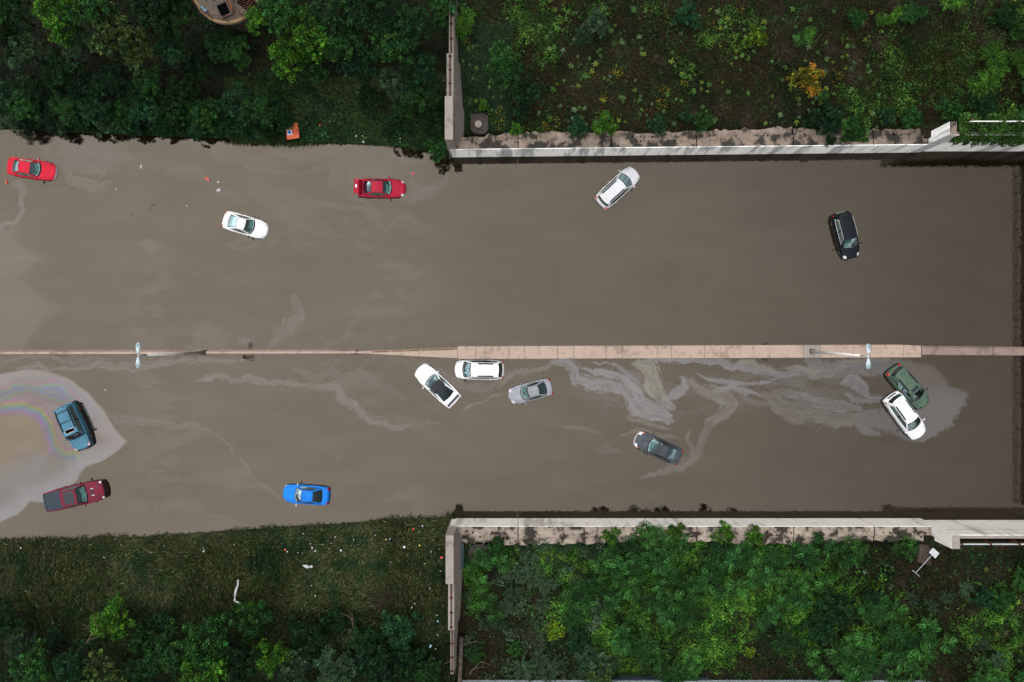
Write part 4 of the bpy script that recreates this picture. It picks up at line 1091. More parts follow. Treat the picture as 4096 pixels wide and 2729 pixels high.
car("suv_car", "sage green SUV with sunroof jammed beside the white SUV near the median", 3640, 1551, -48.8, 4.92, 1.88, P_GREEN, 'suv', .42, rails=(.12, .78), sunroof=(.2, .8, .80, .95, False), visor=True, hood_scoops=True, headlight=None, antenna=(.45, .06), mirror=M_FRIT, wglass=G_SIDE, dash=M_INT)
car("suv_car", "white SUV with black roof rails jammed beside the green SUV", 3627, 1666, -53.8, 5.02, 1.90, P_WHITE, 'suv', .38, rails=(.12, .80), visor=True, cross=(.72, .4), antenna=(.45, .1), plate='front', rear_trim=M_FRIT, taillight=(.93, .985, 1.0, 1.22), headlight=None, ribs=False)
car("suv_car", "steel blue boxy SUV with roof bars in the middle of the rainbow oil slick", 296, 1708, -66.0, 4.72, 1.86, P_TEAL, 'jeep', .30, rails=(.04, .80), bars=(.14, .52), sunroof=(.2, .80, .80, .93, True), grille=M_CHROME, bumper=M_FRIT, amber=True, headlight=(.006, .05, .74, 1.08), taillight=(.955, .99, .95, 1.18), railmat=M_FRIT)
car("pickup_truck", "maroon pickup truck with dark bed cover and big sunroof at the south west", 300, 1984, 13.0, 5.95, 2.02, P_MAROON, 'pickup', .42, cat='pickup truck', sunroof=(.10, .90, .22, .86, False), ribs=False, headlight=(.012, .05, .80, 1.12), taillight=None, antenna=(.5, .06), grille=M_FRIT, seams=[(.03, .25, .76, .79), (.03, .25, -.79, -.76)], axles=(.17, .78), bumper=M_FRIT)
car("sedan_car", "bright blue sedan facing the left edge near the littered south bank", 1221, 1981, 176.2, 4.58, 1.80, P_BLUE, 'sedan', .42, cross=(.5, .6), rglass=G_TINT, mirror=M_CHROME, taillight=(.965, 1.0, .75, 1.25), headlight=(.01, .04, .9, 1.15), antenna=(.5, .06))

# ------------------------------------------------------------------ round tower among the trees
M_DECK = stained_concrete("tower_deck_gravel", (.045, .036, .027), (.02, .017, .014), (.062, .05, .038), .35, 1.2, seed=4)
M_RIM = stained_concrete("tower_rim_tan", (.105, .07, .038), (.05, .033, .019), (.13, .09, .05), .3, 1.5, seed=2)
TZ = 7.0
tx, ty, _ = at(905, -44, TZ); TR = 138 * S * (H - TZ) / H
r = empty("round_tower", (tx, ty, 0)); tag(r, "round concrete tower top with open hatch and rusty railing among the dark trees", "tower")
ang = np.linspace(0, 2 * np.pi, 65)[:-1]
mb = MB(); mb.prism([((TR - 1.1) * math.cos(a), (TR - 1.1) * math.sin(a)) for a in ang], 0, TZ - .35); mb.build("tower_wall", pmat("tower_wall_shade", (.03, .028, .022), .95, var=.5), r)  # wall coloured dark to paint in the shadow below the rim
mb = MB(); mb.prism([(TR * math.cos(a), TR * math.sin(a)) for a in ang], TZ - .35, TZ - .05); mb.build("deck_rim", M_RIM, r, .03)
mb = MB(); mb.prism([((TR - .28) * math.cos(a), (TR - .28) * math.sin(a)) for a in ang], TZ - .049, TZ); mb.build("deck", M_DECK, r)
mb = MB()
for hz in (1.15, .6): mb.tube([((TR - .12) * math.cos(a), (TR - .12) * math.sin(a), TZ + hz) for a in np.linspace(0, 2 * np.pi, 65)], .028, 6, cap=False)
mb.build("hand_rail", M_RUST, r)
for k in range(13):
    a = -math.pi / 2 + .06 + k * 2 * math.pi / 13; x, y = (TR - .12) * math.cos(a), (TR - .12) * math.sin(a)
    mb = MB(); mb.tube([(x, y, TZ - .3), (x, y, TZ + 1.16)], .04, 6); mb.build("rail_post", M_RUST, r)
def tl(px, py, z=TZ): q = at(px, py, z); return (q[0] - tx, q[1] - ty)
hc = tl(898, 42); hr = math.radians(24)
hh = empty("hatch", (hc[0], hc[1], TZ), hr); hh.parent = r
mb = MB()
for b in ((-.55, -.42, -.66, .66), (.42, .55, -.66, .66), (-.42, .42, -.66, -.53), (-.42, .42, .53, .66)): mb.box(b[0], b[1], b[2], b[3], .002, .22)
mb.build("hatch_curb", pmat("dark_steel", (.03, .025, .025), .6, var=.4), hh)
mb = MB(); mb.box(-.419, .419, -.529, .529, .003, .008); mb.build("hatch_opening", M_DARK, hh)
mb = MB(); v = [(.56, -.66, .2), (.56, .66, .2), (.86, .66, 1.05), (.86, -.66, 1.05)]; mb.add(v + [(a + .05, b, c) for a, b, c in v], [(0, 1, 2, 3), (4, 7, 6, 5), (0, 4, 5, 1), (1, 5, 6, 2), (2, 6, 7, 3), (3, 7, 4, 0)])
mb.build("hatch_lid", pmat("rust_orange_plate", (.115, .036, .010), .8, var=.5, scale=2), hh)
gc = tl(990, 18)
mb = MB()
for k in range(9):
    t = k / 8 * 1.9 - .95
    mb.tube([(gc[0] - .75 + t * .55, gc[1] - .6 - t * .7 + .7, TZ + .035), (gc[0] + .65 + t * .55, gc[1] + .5 - t * .7 + .3, TZ + .035)], .03, 5)
mb.build("floor_grating", M_RUST, r)
mb = MB(); c = [tl(946, 12), tl(996, 48), tl(1030, 16), tl(985, -28)]; mb.prism(c, TZ + .004, TZ + .012); mb.build("grating_pit", M_DARK, r)
mb = MB(); p0, p1 = tl(809, 32), tl(832, 52)
d = Vector((p1[0] - p0[0], p1[1] - p0[1], 0)); 
mb.tube([Vector((p0[0] + tx, p0[1] + ty, TZ + .19)) + d * t for t in (0, .02, .06, .15, .85, .94, .98, 1.0)], .16, 12)
o = mb.build("gas_cylinder", pmat("chalky_blue", (.075, .12, .15), .6, var=.5, scale=5)); tag(o, "chalky pale blue gas cylinder lying on the deck of the round tower", "gas cylinder")

# ------------------------------------------------------------------ orange sign lying on the north bank
x, y, _ = at(1169, 524, .9)
r = empty("road_sign", (x, y, float(gz(x, y)) + .62), math.radians(9)); tag(r, "orange road sign reading EXIT with a blue shield, lying half under bushes at the waterline", "sign")
r.rotation_euler = (math.radians(-8), 0, math.radians(8))
M_ORANGE = pmat("sign_orange", (.34, .075, .035), .5, var=.12, scale=2); M_LETTER = pmat("sign_letter_brown", (.15, .018, .013), .6); M_SWHITE = pmat("sign_white", (.38, .40, .45), .4); M_SBLUE = pmat("sign_blue", (.004, .085, .32), .4); M_SPINK = pmat("sign_pink", (.35, .2, .25), .5)
def rrect(w, h, rad, n=5):
    q = []
    for cx_, cy_, a0 in ((w - rad, h - rad, 0), (-w + rad, h - rad, 90), (-w + rad, -h + rad, 180), (w - rad, -h + rad, 270)):
        for k in range(n): a = math.radians(a0 + 90 * k / (n - 1)); q.append((cx_ + rad * math.cos(a), cy_ + rad * math.sin(a)))
    return q
mb = MB(); mb.prism(rrect(.60, .80, .08), 0, .02); mb.build("panel", M_ORANGE, r)
mb = MB(); a_, b_ = rrect(.565, .765, .06), rrect(.545, .745, .05); n = len(a_)
mb.add([(p[0], p[1], .023) for p in a_] + [(p[0], p[1], .023) for p in b_], [(i, (i + 1) % n, n + (i + 1) % n, n + i) for i in range(n)]); mb.build("border_line", M_LETTER, r)
def word(txt, x, y, size, parent, mat):
    cu = bpy.data.curves.new("lettering", 'FONT'); cu.body = txt; cu.size = size; cu.extrude = .002; cu.align_x = 'LEFT'; cu.offset = .004
    tmp = bpy.data.objects.new("tmp", cu); C.objects.link(tmp)
    me = bpy.data.meshes.new_from_object(tmp.evaluated_get(bpy.context.evaluated_depsgraph_get())); bpy.data.objects.remove(tmp)
    me.materials.clear(); o = link("lettering", me, parent, mat); o.location = (x, y, .026); o.rotation_euler = (0, 0, -math.pi / 2)
word("FFIC", .30, -.08, .22, r, M_LETTER); word("US", .03, .50, .22, r, M_LETTER); word("EXIT", .03, .02, .22, r, M_LETTER); word("T", -.30, .50, .20, r, M_LETTER)
mb = MB(); mb.prism([(-.50, -.36), (-.03, -.36), (-.03, .14), (-.50, .14)], .022, .030); sh = mb.build("shield_plate", M_SWHITE, r)
def shp(sx, z0, z1, pts, m, nm): q = MB(); q.prism(pts, z0, z1); return q.build(nm, m, sh)
shp(1, .031, .034, [(-.06, -.30), (-.16, -.31), (-.16, .09), (-.06, .08)], M_SPINK, "shield_band")
shp(1, .031, .034, [(-.17, -.31), (-.17, .09), (-.27, .085), (-.36, .04), (-.43, -.05), (-.46, -.11), (-.43, -.17), (-.36, -.26), (-.27, -.305)], M_SBLUE, "shield_field")

# ------------------------------------------------------------------ fallen sign post on the south bank
x, y, _ = at(3690, 2240, 3.2); z0 = float(gz(x, y)) + 1.0
r = empty("fallen_signpost", (x, y, z0)); tag(r, "blank diamond sign on a fallen white post lying behind the south abutment pylon", "signpost")
A = Vector(at(3728, 2210, z0)) - Vector((x, y, z0)); B_ = Vector(at(3662, 2293, z0)) - Vector((x, y, z0)); A.z = .25; B_.z = 0
mb = MB(); mb.tube([A, B_], .032, 8); mb.build("post", pmat("post_white", (.20, .215, .23), .5, var=.2), r)
c0, c1 = Vector(at(3648, 2280, z0)) - Vector((x, y, z0)), Vector(at(3678, 2306, z0)) - Vector((x, y, z0)); c0.z = c1.z = .06
mb = MB(); mb.tube([c0, c1], .03, 8); mb.build("cross_bar", MATS["post_white"], r)
q = [Vector(at(px, py, z0)) - Vector((x, y, z0)) for px, py in ((3723, 2187), (3749, 2209), (3733, 2230), (3707, 2206))]
mb = MB(); mb.add([(p.x, p.y, .34) for p in q] + [(p.x, p.y, .32) for p in q], [(0, 3, 2, 1), (4, 5, 6, 7)] + [(i, (i + 1) % 4, 4 + (i + 1) % 4, 4 + i) for i in range(4)]); mb.build("sign_back", pmat("sign_back_grey", (.27, .285, .30), .5, .2, var=.15, scale=4), r)
x, y, _ = at(3715, 2212, 3); z1 = float(gz(x, y))
mb = MB(); mb.prism([(-1.05, -.85), (.2, -1.1), (.95, -.7), (1.05, .75), (-.9, .8)], -.3, .12); o = mb.build("footing_slab", pmat("bare_dirt_concrete", (.036, .027, .021), .95, var=.4, scale=2, bump=.4)); o.location = (x, y, z1); tag(o, "bare brown footing slab under the fallen blank sign", "footing")

# ------------------------------------------------------------------ oddments by the south wing wall
x, y, _ = at(1829, 2582, 3); z0 = float(gz(x, y))
r = empty("old_tyre", (x, y, z0 + .1)); tag(r, "black old tyre lying beside the rusty end of the south wing wall", "tyre")
mb = MB(); n, k_ = 22, 8
P = np.array([[((.27 + .09 * math.cos(b)) * math.cos(a), (.27 + .09 * math.cos(b)) * math.sin(a), .09 + .09 * math.sin(b)) for b in np.linspace(0, 2 * np.pi, k_ + 1)] for a in np.linspace(0, 2 * np.pi, n + 1)]); mb.grid(P); mb.build("tread", M_RUBBER, r)
M_POST = pmat("weathered_timber", (.055, .042, .035), .9, var=.5, scale=3)
a, b = Vector(at(1846, 2548, 2.9)), Vector(at(1838, 2760, 3.2))
mb = MB(); mb.tube([a, a.lerp(b, .33), a.lerp(b, .66), b], .20, 10); o = mb.build("fallen_pole", M_POST); tag(o, "long dark timber pole lying south from the end of the wing wall", "utility pole")
M_TWIG = pmat("bare_branch", (.075, .055, .042), .9, var=.4)
def limb(p, d, ln, rad, depth, mb, rr, up=.1):
    q = [Vector(p)]; dd = Vector(d)
    for i in range(4):
        dd = (dd + Vector((rr.normal() * .22, rr.normal() * .22, rr.normal() * .12 + up * .1))).normalized(); q.append(q[-1] + dd * ln / 4)
    mb.tube(q, rad, 5, rad * .4, cap=False)
    if depth > 0:
        for i in (1, 2, 3, 4):
            if rr.random() < .8:
                s = dd.cross(Vector((0, 0, 1))) * (1 if rr.random() < .5 else -1); limb(q[i], (dd + s * (.6 + rr.random() * .5)).normalized(), ln * .5, rad * .5, depth - 1, mb, rr, up)
def bare_branch(px, py, ang, ln, label, seed, z=1.0):
    rr = np.random.default_rng(seed); x, y, _ = at(px, py, z + 2); zz = float(gz(x, y)) + z
    mb = MB(); limb((0, 0, 0), (math.cos(ang), math.sin(ang), .12), ln, .05, 2, mb, rr); o = mb.build("bare_branch", M_TWIG); o.location = (x, y, zz); tag(o, label, "branch")
bare_branch(1842, 2620, 2.7, 2.6, "pale bare branch reaching west across the fallen timber pole", 3, .6)
bare_branch(1880, 2690, 1.1, 2.0, "reddish bare branch east of the fallen timber pole", 4, .6)
bare_branch(1850, 2580, .6, 1.2, "tangle of grey twigs beside the old tyre", 5, .5)
bare_branch(325, 2590, .5, 2.4, "bare pale limb showing between the bottom left trees", 6, 2.8)
bare_branch(1430, 2520, 1.9, 1.6, "grey leafless twigs rising from the bushes south of the littered grass", 9, .8)

# ------------------------------------------------------------------ fence and pale lot along the bottom edge
x0, y0, _ = at(1850, 2721, 3.2); x1 = 75
mb = MB(); mb.box(x0, x1, -75, y0 - .25, 2.2, 3.25); o = mb.build("pavement", M_ASPH); tag(o, kind="structure")
mb = MB(); mb.box(at(2450, 0, 3.2)[0], at(2840, 0, 3.2)[0], y0 - .24, y0 + .10, 2.2, 3.27); o = mb.build("kerb", M_ASPH); tag(o, kind="structure")
r = empty("chain_link_fence", (0, 0, 0)); tag(r, "thin chain link fence along the pale lot at the bottom edge", "fence")
mb = MB(); mb.tube([(x0, y0, 5.05), (60, y0, 5.05)], .03, 6); mb.build("top_rail", M_GALV, r)
def mesh_mat():
    m, t = new_mat("chain_mesh"); N = t.nodes.new; K = t.links.new; o = N("ShaderNodeOutputMaterial"); tr = N("ShaderNodeBsdfTransparent"); p = N("ShaderNodeBsdfPrincipled"); p.inputs["Base Color"].default_value = (.3, .33, .36, 1)
    g = N("ShaderNodeNewGeometry"); w = N("ShaderNodeTexWave"); w.wave_type = 'BANDS'; w.bands_direction = 'DIAGONAL'; w.inputs["Scale"].default_value = 12; K(g.outputs["Position"], w.inputs["Vector"])
    c = N("ShaderNodeMath"); c.operation = 'GREATER_THAN'; c.inputs[1].default_value = .8; K(w.outputs["Fac"], c.inputs[0]); ms = N("ShaderNodeMixShader"); K(c.outputs[0], ms.inputs[0]); K(tr.outputs[0], ms.inputs[1]); K(p.outputs[0], ms.inputs[2]); K(ms.outputs[0], o.inputs[0]); return m
mb = MB(); mb.box(x0, 60, y0 - .006, y0 + .006, 3.2, 5.0); mb.build("wire_mesh", mesh_mat(), r)
xx = x0
while xx < 60:
    mb = MB(); mb.tube([(xx, y0, 2.9), (xx, y0, 5.1)], .035, 6); mb.build("fence_post", M_GALV, r); xx += 3.05

# ------------------------------------------------------------------ litter
M_LW = pmat("litter_white", (.25, .26, .27), .6, var=.25, scale=6); M_LB = pmat("litter_grey", (.10, .10, .098), .7, var=.3, scale=6); M_LO = pmat("litter_orange", (.36, .045, .012), .6); M_LR = pmat("foam_red", (.33, .06, .05), .7, var=.2); M_LC = pmat("litter_blue", (.12, .22, .28), .6)
def scrap(name, px, py, sz, mat, label, cat="litter", group=None, z=None, seed=0, asp=1.0, lift=.42):
    rr = np.random.default_rng(seed + int(px * 7 + py)); x, y, _ = at(px, py, 0 if z is not None else 1.2)
    zz = z if z is not None else float(gz(x, y)) + lift
    n = 7; a0 = rr.random() * 6.28; mb = MB(); rings = []
    for k, (f, h) in enumerate(((1, 0), (.8, .10 + .1 * rr.random()), (.3, .16 + .08 * rr.random()))):
        rings.append([(sz * f * math.cos(t) * asp * (.7 + .5 * rr.random()), sz * f * math.sin(t) / asp * (.7 + .5 * rr.random()), sz * h * 1.6) for t in np.linspace(0, 6.28, n, endpoint=False)])
    mb.loft(rings); o = mb.build(name, mat); o.location = (x, y, zz); o.rotation_euler = (0, 0, a0); tag(o, label, cat, group); return o
B6 = [(262,393,9),(440,310,8),(490,310,4),(318,375,4),(525,425,14),(555,450,13),(445,468,12),(315,455,11),(407,463,7),(620,400,9),(690,388,7),(720,338,8),(670,432,10),(775,445,15),(880,360,8),(940,322,5),(1065,320,7),(1033,355,5),(1128,455,9),(1131,432,6),(1357,395,5),(1450,290,8),(1470,245,12),(1550,450,8),(1585,460,5),(1622,428,6),(1500,543,8),(1210,533,11),(1548,733,9),(1635,600,8),(1618,612,4),(1428,848,9),(1402,880,12),(1058,868,8),(1615,938,9),(1497,963,6),(1627,1093,12),(1608,1203,8),(1597,1280,7),(1050,1085,8),(545,718,7),(585,795,9),(665,745,5),(510,393,8),(860,405,5),(1305,340,6),(918,397,4),(1275,365,4),(637,478,4),(780,295,4),(527,310,4),(715,372,5),(735,463,4),(1320,258,4),(400,390,4)]
GRP = "scraps of litter on the south bank"
for i, (a, b, s) in enumerate(B6):
    scrap("litter", 1000 + a * .4675, 1996 + b * .4675, s * .4675 * S * .66, M_LW if i % 3 else M_LB, "small pale scrap of litter on the south bank grass east of the white tape", group=GRP, seed=i, asp=1 + (i % 3) * .25)
B5 = [(140,435,10),(345,470,6),(745,410,5),(1005,410,6),(1380,413,7),(1730,455,13),(1722,433,7),(1598,368,5),(1990,403,6),(1262,465,6),(1280,470,6),(877,510,8),(1062,487,6),(525,1015,6),(365,602,5),(950,362,5),(1165,455,4),(1638,388,4),(1885,365,4),(1922,453,4),(1968,463,4)]
for i, (a, b, s) in enumerate(B5):
    scrap("litter", a * .4675, 1996 + b * .4675, s * .4675 * S * .72, M_LW, "small white scrap of litter on the south bank grass west of the white tape", group="scraps of litter on the far west of the south bank", seed=i, asp=1 + (i % 2) * .3)
def one(name, a, b, s, mat, label, asp=1.0, off=(1000, 1996)): scrap(name, off[0] + a * .4675, off[1] + b * .4675, s * .4675 * S, mat, label, asp=asp)
one("plastic_bag", 490, 570, 22, M_LW, "large crumpled white plastic bag, longest in the grass below the blue sedan", 1.5); one("plastic_bag", 530, 572, 13, M_LW, "white bag end just east of the largest crumpled bag", 1.2)
one("paper_cup", 1320, 415, 13, M_LW, "white and pink crumpled cup on the bank nearing the wing wall"); one("litter", 295, 440, 8, M_LO, "orange red scrap beside a white bag below the blue sedan"); one("cardboard", 1160, 355, 8, pmat("cardboard", (.2, .155, .08), .8), "tan square of cardboard on the bank south of the waterline")
one("litter", 1192, 352, 6, M_LC, "blue scrap next to the tan cardboard square"); one("litter", 1390, 272, 8, M_LO, "orange scrap near the waterline west of the wing wall"); one("litter", 1643, 493, 12, M_LR, "red and white wrapper beside the south wing wall", 1.3); one("litter", 1625, 983, 8, M_LC, "pale blue scrap midway along the south wing wall"); one("plastic_bag", 1565, 1183, 14, M_LC, "torn white and blue bag near the thin end of the south wing wall", 1.3)
one("litter", 1450, 402, 6, pmat("litter_yellow", (.55, .42, .06), .6), "yellow scrap on the bank west of the south wing wall")
pts = [(945, 2325), (946, 2345), (941, 2365), (940, 2390), (941, 2402), (955, 2407), (966, 2413), (975, 2421)]
mb = MB(); rr = np.random.default_rng(2); q = []
for i, (a, b) in enumerate(pts):
    x, y, _ = at(a, b, 2.2); zz = float(gz(x, y)) + .45; w = (.05 + .09 * rr.random()); d = (0, 1) if i > 4 else (1, 0); q.append([(x - d[0] * w, y - d[1] * w, zz), (x, y, zz + .05), (x + d[0] * w, y + d[1] * w, zz)])
mb.grid(np.array(q), smooth=False); o = mb.build("plastic_tape", M_LW); tag(o, "long crooked strip of white plastic tape lying down the south bank grass", "plastic tape")
for a, b, lab, mt, s in ((693, 1063, "white scrap on the north bank west of the orange sign", M_LW, 7),):
    pass
for i, (a, b, s, m, lab) in enumerate(((100,1135,8,M_LW,"white scrap on the north bank just west of the orange sign"),(590,1062,7,M_LO,"orange scrap on the north bank east of the orange sign"),(898,1150,8,M_LW,"white scrap on the grassy north bank above the crimson sedan"),(953,1150,8,M_LB,"grey pink scrap on the grassy north bank above the crimson sedan"),(957,1196,9,M_LW,"white scrap at the north waterline above the crimson sedan"),(1276,1172,7,M_LW,"white scrap at the edge of the north bank trees by the overhanging branch"),(678,1033,5,M_LW,"tiny pale scrap upslope on the north bank grass"))):
    one("litter", a, b, s, m, lab, off=(1000, 0))
# floating things
def block(px, py, l, w, h, ang, mat, label, name, cat):
    x, y, _ = at(px, py, .05); mb = MB(); mb.box(-l / 2, l / 2, -w / 2, w / 2, -.06, h); o = mb.build(name, mat, None, .015); o.location = (x, y, 0); o.rotation_euler = (.03, .04, ang); tag(o, label, cat); return o
block(829, 716, .48, .22, .08, -.62, M_LR, "red foam block floating north west of the white sedan", "foam_block", "float"); block(26, 729, .16, .26, .10, .1, M_LO, "orange red canister floating behind the red sedan", "canister", "canister")
scrap("plastic_bottle", 565, 667, .14, M_LW, "white bottle floating alone east of the red sedan", "bottle", z=.01, asp=1.4); scrap("foam_scrap", 873, 729, .12, M_LW, "small white scrap floating between the red block and the white sheet", z=.01, asp=1.3); scrap("plastic_sheet", 875, 761, .20, M_LW, "crumpled white sheet floating below the red foam block", "plastic sheet", z=.01, asp=1.25)
scrap("foam_scrap", 748, 824, .08, M_LW, "tiny white scrap floating west of the white sedan", z=.01); scrap("foam_scrap", 465, 757, .08, M_LW, "tiny white scrap floating south east of the red sedan", z=.01); scrap("foam_scrap", 422, 1560, .09, M_LW, "tiny white scrap floating outside the rainbow slick", z=.01)
scrap("plastic_bottle", 1569, 706, .2, M_LB, "grey bottle floating off the roof side of the crimson sedan", "bottle", z=.01, asp=1.5); scrap("foam_scrap", 1651, 694, .14, M_LR, "dark and pink scrap floating north east of the crimson sedan", z=.01); scrap("foam_scrap", 155, 641, .11, M_LW, "white scrap by the near mirror of the red sedan", z=.02)
mb = MB(); rr = np.random.default_rng(8); limb((0, 0, .02), (-.6, -.8, 0), .55, .03, 2, mb, rr, 0); o = mb.build("twig", M_POST); x, y, _ = at(620, 815, 0); o.location = (x, y, 0); tag(o, "dark forked twig floating west of the white sedan", "twig")
mb = MB(); limb((0, 0, .02), (.8, -.5, 0), .5, .02, 1, mb, rr, 0); o = mb.build("twig", M_POST); x, y, _ = at(524, 850, 0); o.location = (x, y, 0); tag(o, "thin brown twig floating south of the red sedan", "twig")
mb = MB()
for k in range(26):
    a, rad = rr.random() * 6.28, rr.random() ** .5 * .38; xx_, yy_ = rad * math.cos(a), rad * math.sin(a); s_ = .05 + rr.random() * .07
    mb.add([(xx_ - s_, yy_, .03 + rr.random() * .15), (xx_, yy_ - s_, .05 + rr.random() * .1), (xx_ + s_, yy_, .03 + rr.random() * .15), (xx_, yy_ + s_, .08)], [(0, 1, 2, 3)])
o = mb.build("weed_clump", pmat("dead_weed", (.04, .03, .018), .9, var=.5)); x, y, _ = at(984, 1424, .1); o.location = (x, y, 0); tag(o, "dark clump of drifted weed against the thin barrier", "weeds")

# ------------------------------------------------------------------ vegetation
LEAF = leaf_mat("leaves"); LEAF_LOW = leaf_mat("ground_leaves", .12, .2)
BARK = pmat("bark", (.016, .013, .010), .95, var=.5, scale=4)
GREEN = dict(dark=(.010, .034, .010), mid=(.016, .056, .012), bright=(.036, .105, .010), lime=(.085, .15, .012), grey=(.034, .070, .034), silver=(.052, .094, .048), feather=(.048, .082, .022), orange=(.105, .092, .008), blue=(.012, .044, .017))
def leaf_quads(c, n, t, ln, wd, fold=.0):
    """c centres, n normals, t long axes -> rhombus leaves"""
    n = n / (np.linalg.norm(n, axis=1, keepdims=True) + 1e-9); t = t - n * np.sum(n * t, 1, keepdims=True); t /= np.linalg.norm(t, axis=1, keepdims=True) + 1e-9
    b = np.cross(n, t); ln = np.asarray(ln)[:, None]; wd = np.asarray(wd)[:, None]
    V = np.stack([c - t * ln * .5, c + b * wd * .5 + t * ln * .06, c + t * ln * .5 - n * ln * .12, c - b * wd * .5 + t * ln * .06], 1).reshape(-1, 3)
    return V, np.arange(len(V)).reshape(-1, 4)
ALB = .45
def vary(rr, base, n, amt=.45, warm=.25):
    base = np.array(base) * ALB
    k = np.exp(rr.normal(size=(n, 1)) * amt * .8); w = rr.normal(size=(n, 1)) * warm
    return np.clip(np.array(base)[None] * k * np.concatenate([1 + w, 1 + w * .35, 1 - w * .3], 1), .001, .5)
def crown_mesh(name, seed, base, R=1.0, hgt=1.0, clumps=70, per=60, leaf=.12, asp=.5, csz=.24, droop=.0, gap=.25, tip=None):
    """crown of radius about R: leaf clumps spread over an uneven dome"""
    rr = np.random.default_rng(seed); cc = []
    lob = rr.normal(size=(6, 2)) * .45 * R; lr = .45 + rr.random(6) * .35
    while len(cc) < clumps:
        a = rr.random() * 6.283; el = rr.random(); rad = math.sqrt(rr.random()) * R
        x, y = rad * math.cos(a), rad * math.sin(a)
        edge = R * (.78 + .22 * math.sin(3 * a + seed) + .14 * math.sin(7 * a + seed * 2.1))
        if rad > edge: continue
        lobe = max(0, max(1 - math.hypot(x - l[0], y - l[1]) / (q * R) for l, q in zip(lob, lr)))
        top = hgt * (.35 + .45 * math.sqrt(max(0, 1 - (rad / R) ** 2)) + .35 * lobe)
        z = top * (1 - .55 * rr.random() ** 2.5)
        if rr.random() < gap and lobe < .2: continue
        cc.append((x, y, z))
    cc = np.array(cc); n = clumps * per
    idx = np.repeat(np.arange(clumps), per); cs = csz * R * (.6 + rr.random(clumps) * .7)
    off = rr.normal(size=(n, 3)); off /= np.linalg.norm(off, axis=1, keepdims=True); off *= (rr.random((n, 1)) ** .45) * cs[idx][:, None]; off[:, 2] *= .65
    c = cc[idx] + off
    nrm = off / (cs[idx][:, None]) * .9 + np.array([0, 0, .75]) + rr.normal(size=(n, 3)) * .45
    t = off * [1, 1, .2] + rr.normal(size=(n, 3)) * .3 * cs[idx][:, None] + [0, 0, -droop * .3]
    ln = leaf * (.65 + .7 * rr.random(n)); V, F = leaf_quads(c, nrm, t, ln, ln * asp)
    ck = vary(rr, base, clumps, .48, .22); col = ck[idx] * np.exp(rr.normal(size=(n, 1)) * .58)
    if tip is not None:
        m = rr.random(clumps) < .35; col[m[idx]] = np.array(tip) * np.exp(rr.normal(size=(m[idx].sum(), 1)) * .3)
    return fast_mesh(name, V, F, np.repeat(col, 4, 0))
def limb_mesh(name, seed, R, hgt, n=7):
    rr = np.random.default_rng(seed); mb = MB(); mb.tube([(0, 0, -hgt * .9), (.03 * R, 0, -hgt * .3), (.0, .03 * R, hgt * .3)], .055 * R, 7, .035 * R)
    for k in range(n):
        a = 6.283 * k / n + rr.random(); z = hgt * (-.1 + .35 * rr.random()); q = [(0, 0, z)]
        for s in (.25, .5, .78): q.append((R * s * math.cos(a + .2 * s), R * s * math.sin(a + .2 * s), z + hgt * s * .45))
        mb.tube(q, .028 * R, 5, .009 * R, cap=False)
    me = mb.mesh(name); me.materials.append(BARK); return me
def frond_leaves(rr, p, d, ln, pairs, lw, base, out):
    """a pinnate leaf: leaflets in pairs along an arching rachis"""
    side = np.array([-d[1], d[0], 0]); up = np.array([0, 0, 1.0])
    s = np.linspace(.14, 1, pairs); arch = p + d * (s * ln)[:, None] + up * (.35 * ln * s - .55 * ln * s ** 2)[:, None]
    w = lw * (.55 + .75 * np.sin(np.pi * np.clip(s * .9 + .05, 0, 1)))
    for sg in (-1, 1):
        t = side * sg + d * .45 + up * -.12; c = arch + (t / np.linalg.norm(t)) * (w * .52)[:, None]
        nrm = np.tile(up + side * sg * .25, (pairs, 1)) + rr.normal(size=(pairs, 3)) * .12
        out.append((c, nrm, np.tile(t, (pairs, 1)), w * 1.05, w * .36, vary(rr, base, pairs, .42, .14)))
def rosette(rr, c, R, nf, base, out, pairs=11, lw=.20):
    a0 = rr.random() * 6.28
    for k in range(nf):
        a = a0 + 6.283 * k / nf + rr.normal() * .12; el = .15 + .3 * rr.random(); d = np.array([math.cos(a), math.sin(a), el]); frond_leaves(rr, np.array(c), d, R * (.8 + .35 * rr.random()), pairs, R * lw, np.array(base) * np.exp(rr.normal() * .42 - .05), out)
def pack(name, out):
    c, n, t, l, w, col = [np.concatenate([o[i] for o in out]) for i in range(6)]
    V, F = leaf_quads(c, n, t, l, w); return fast_mesh(name, V, F, np.repeat(col, 4, 0))
def sumac_mesh(name, seed, base, heads=6, spread=.7, R=.62):
    rr = np.random.default_rng(seed); out = []; st = MB()
    for k in range(heads):
        a = rr.random() * 6.28; r_ = spread * math.sqrt(rr.random()) if heads > 1 else 0; c = (r_ * math.cos(a), r_ * math.sin(a), .9 + .8 * rr.random() - .3 * r_)
        rosette(rr, c, R * (.75 + .4 * rr.random()), 9 + int(rr.integers(0, 4)), base, out); st.tube([(c[0] * .2, c[1] * .2, -.4), (c[0] * .7, c[1] * .7, .5), c], .03, 5, .015)
    sm = st.mesh(name + "_stem"); sm.materials.append(BARK); return pack(name, out), sm
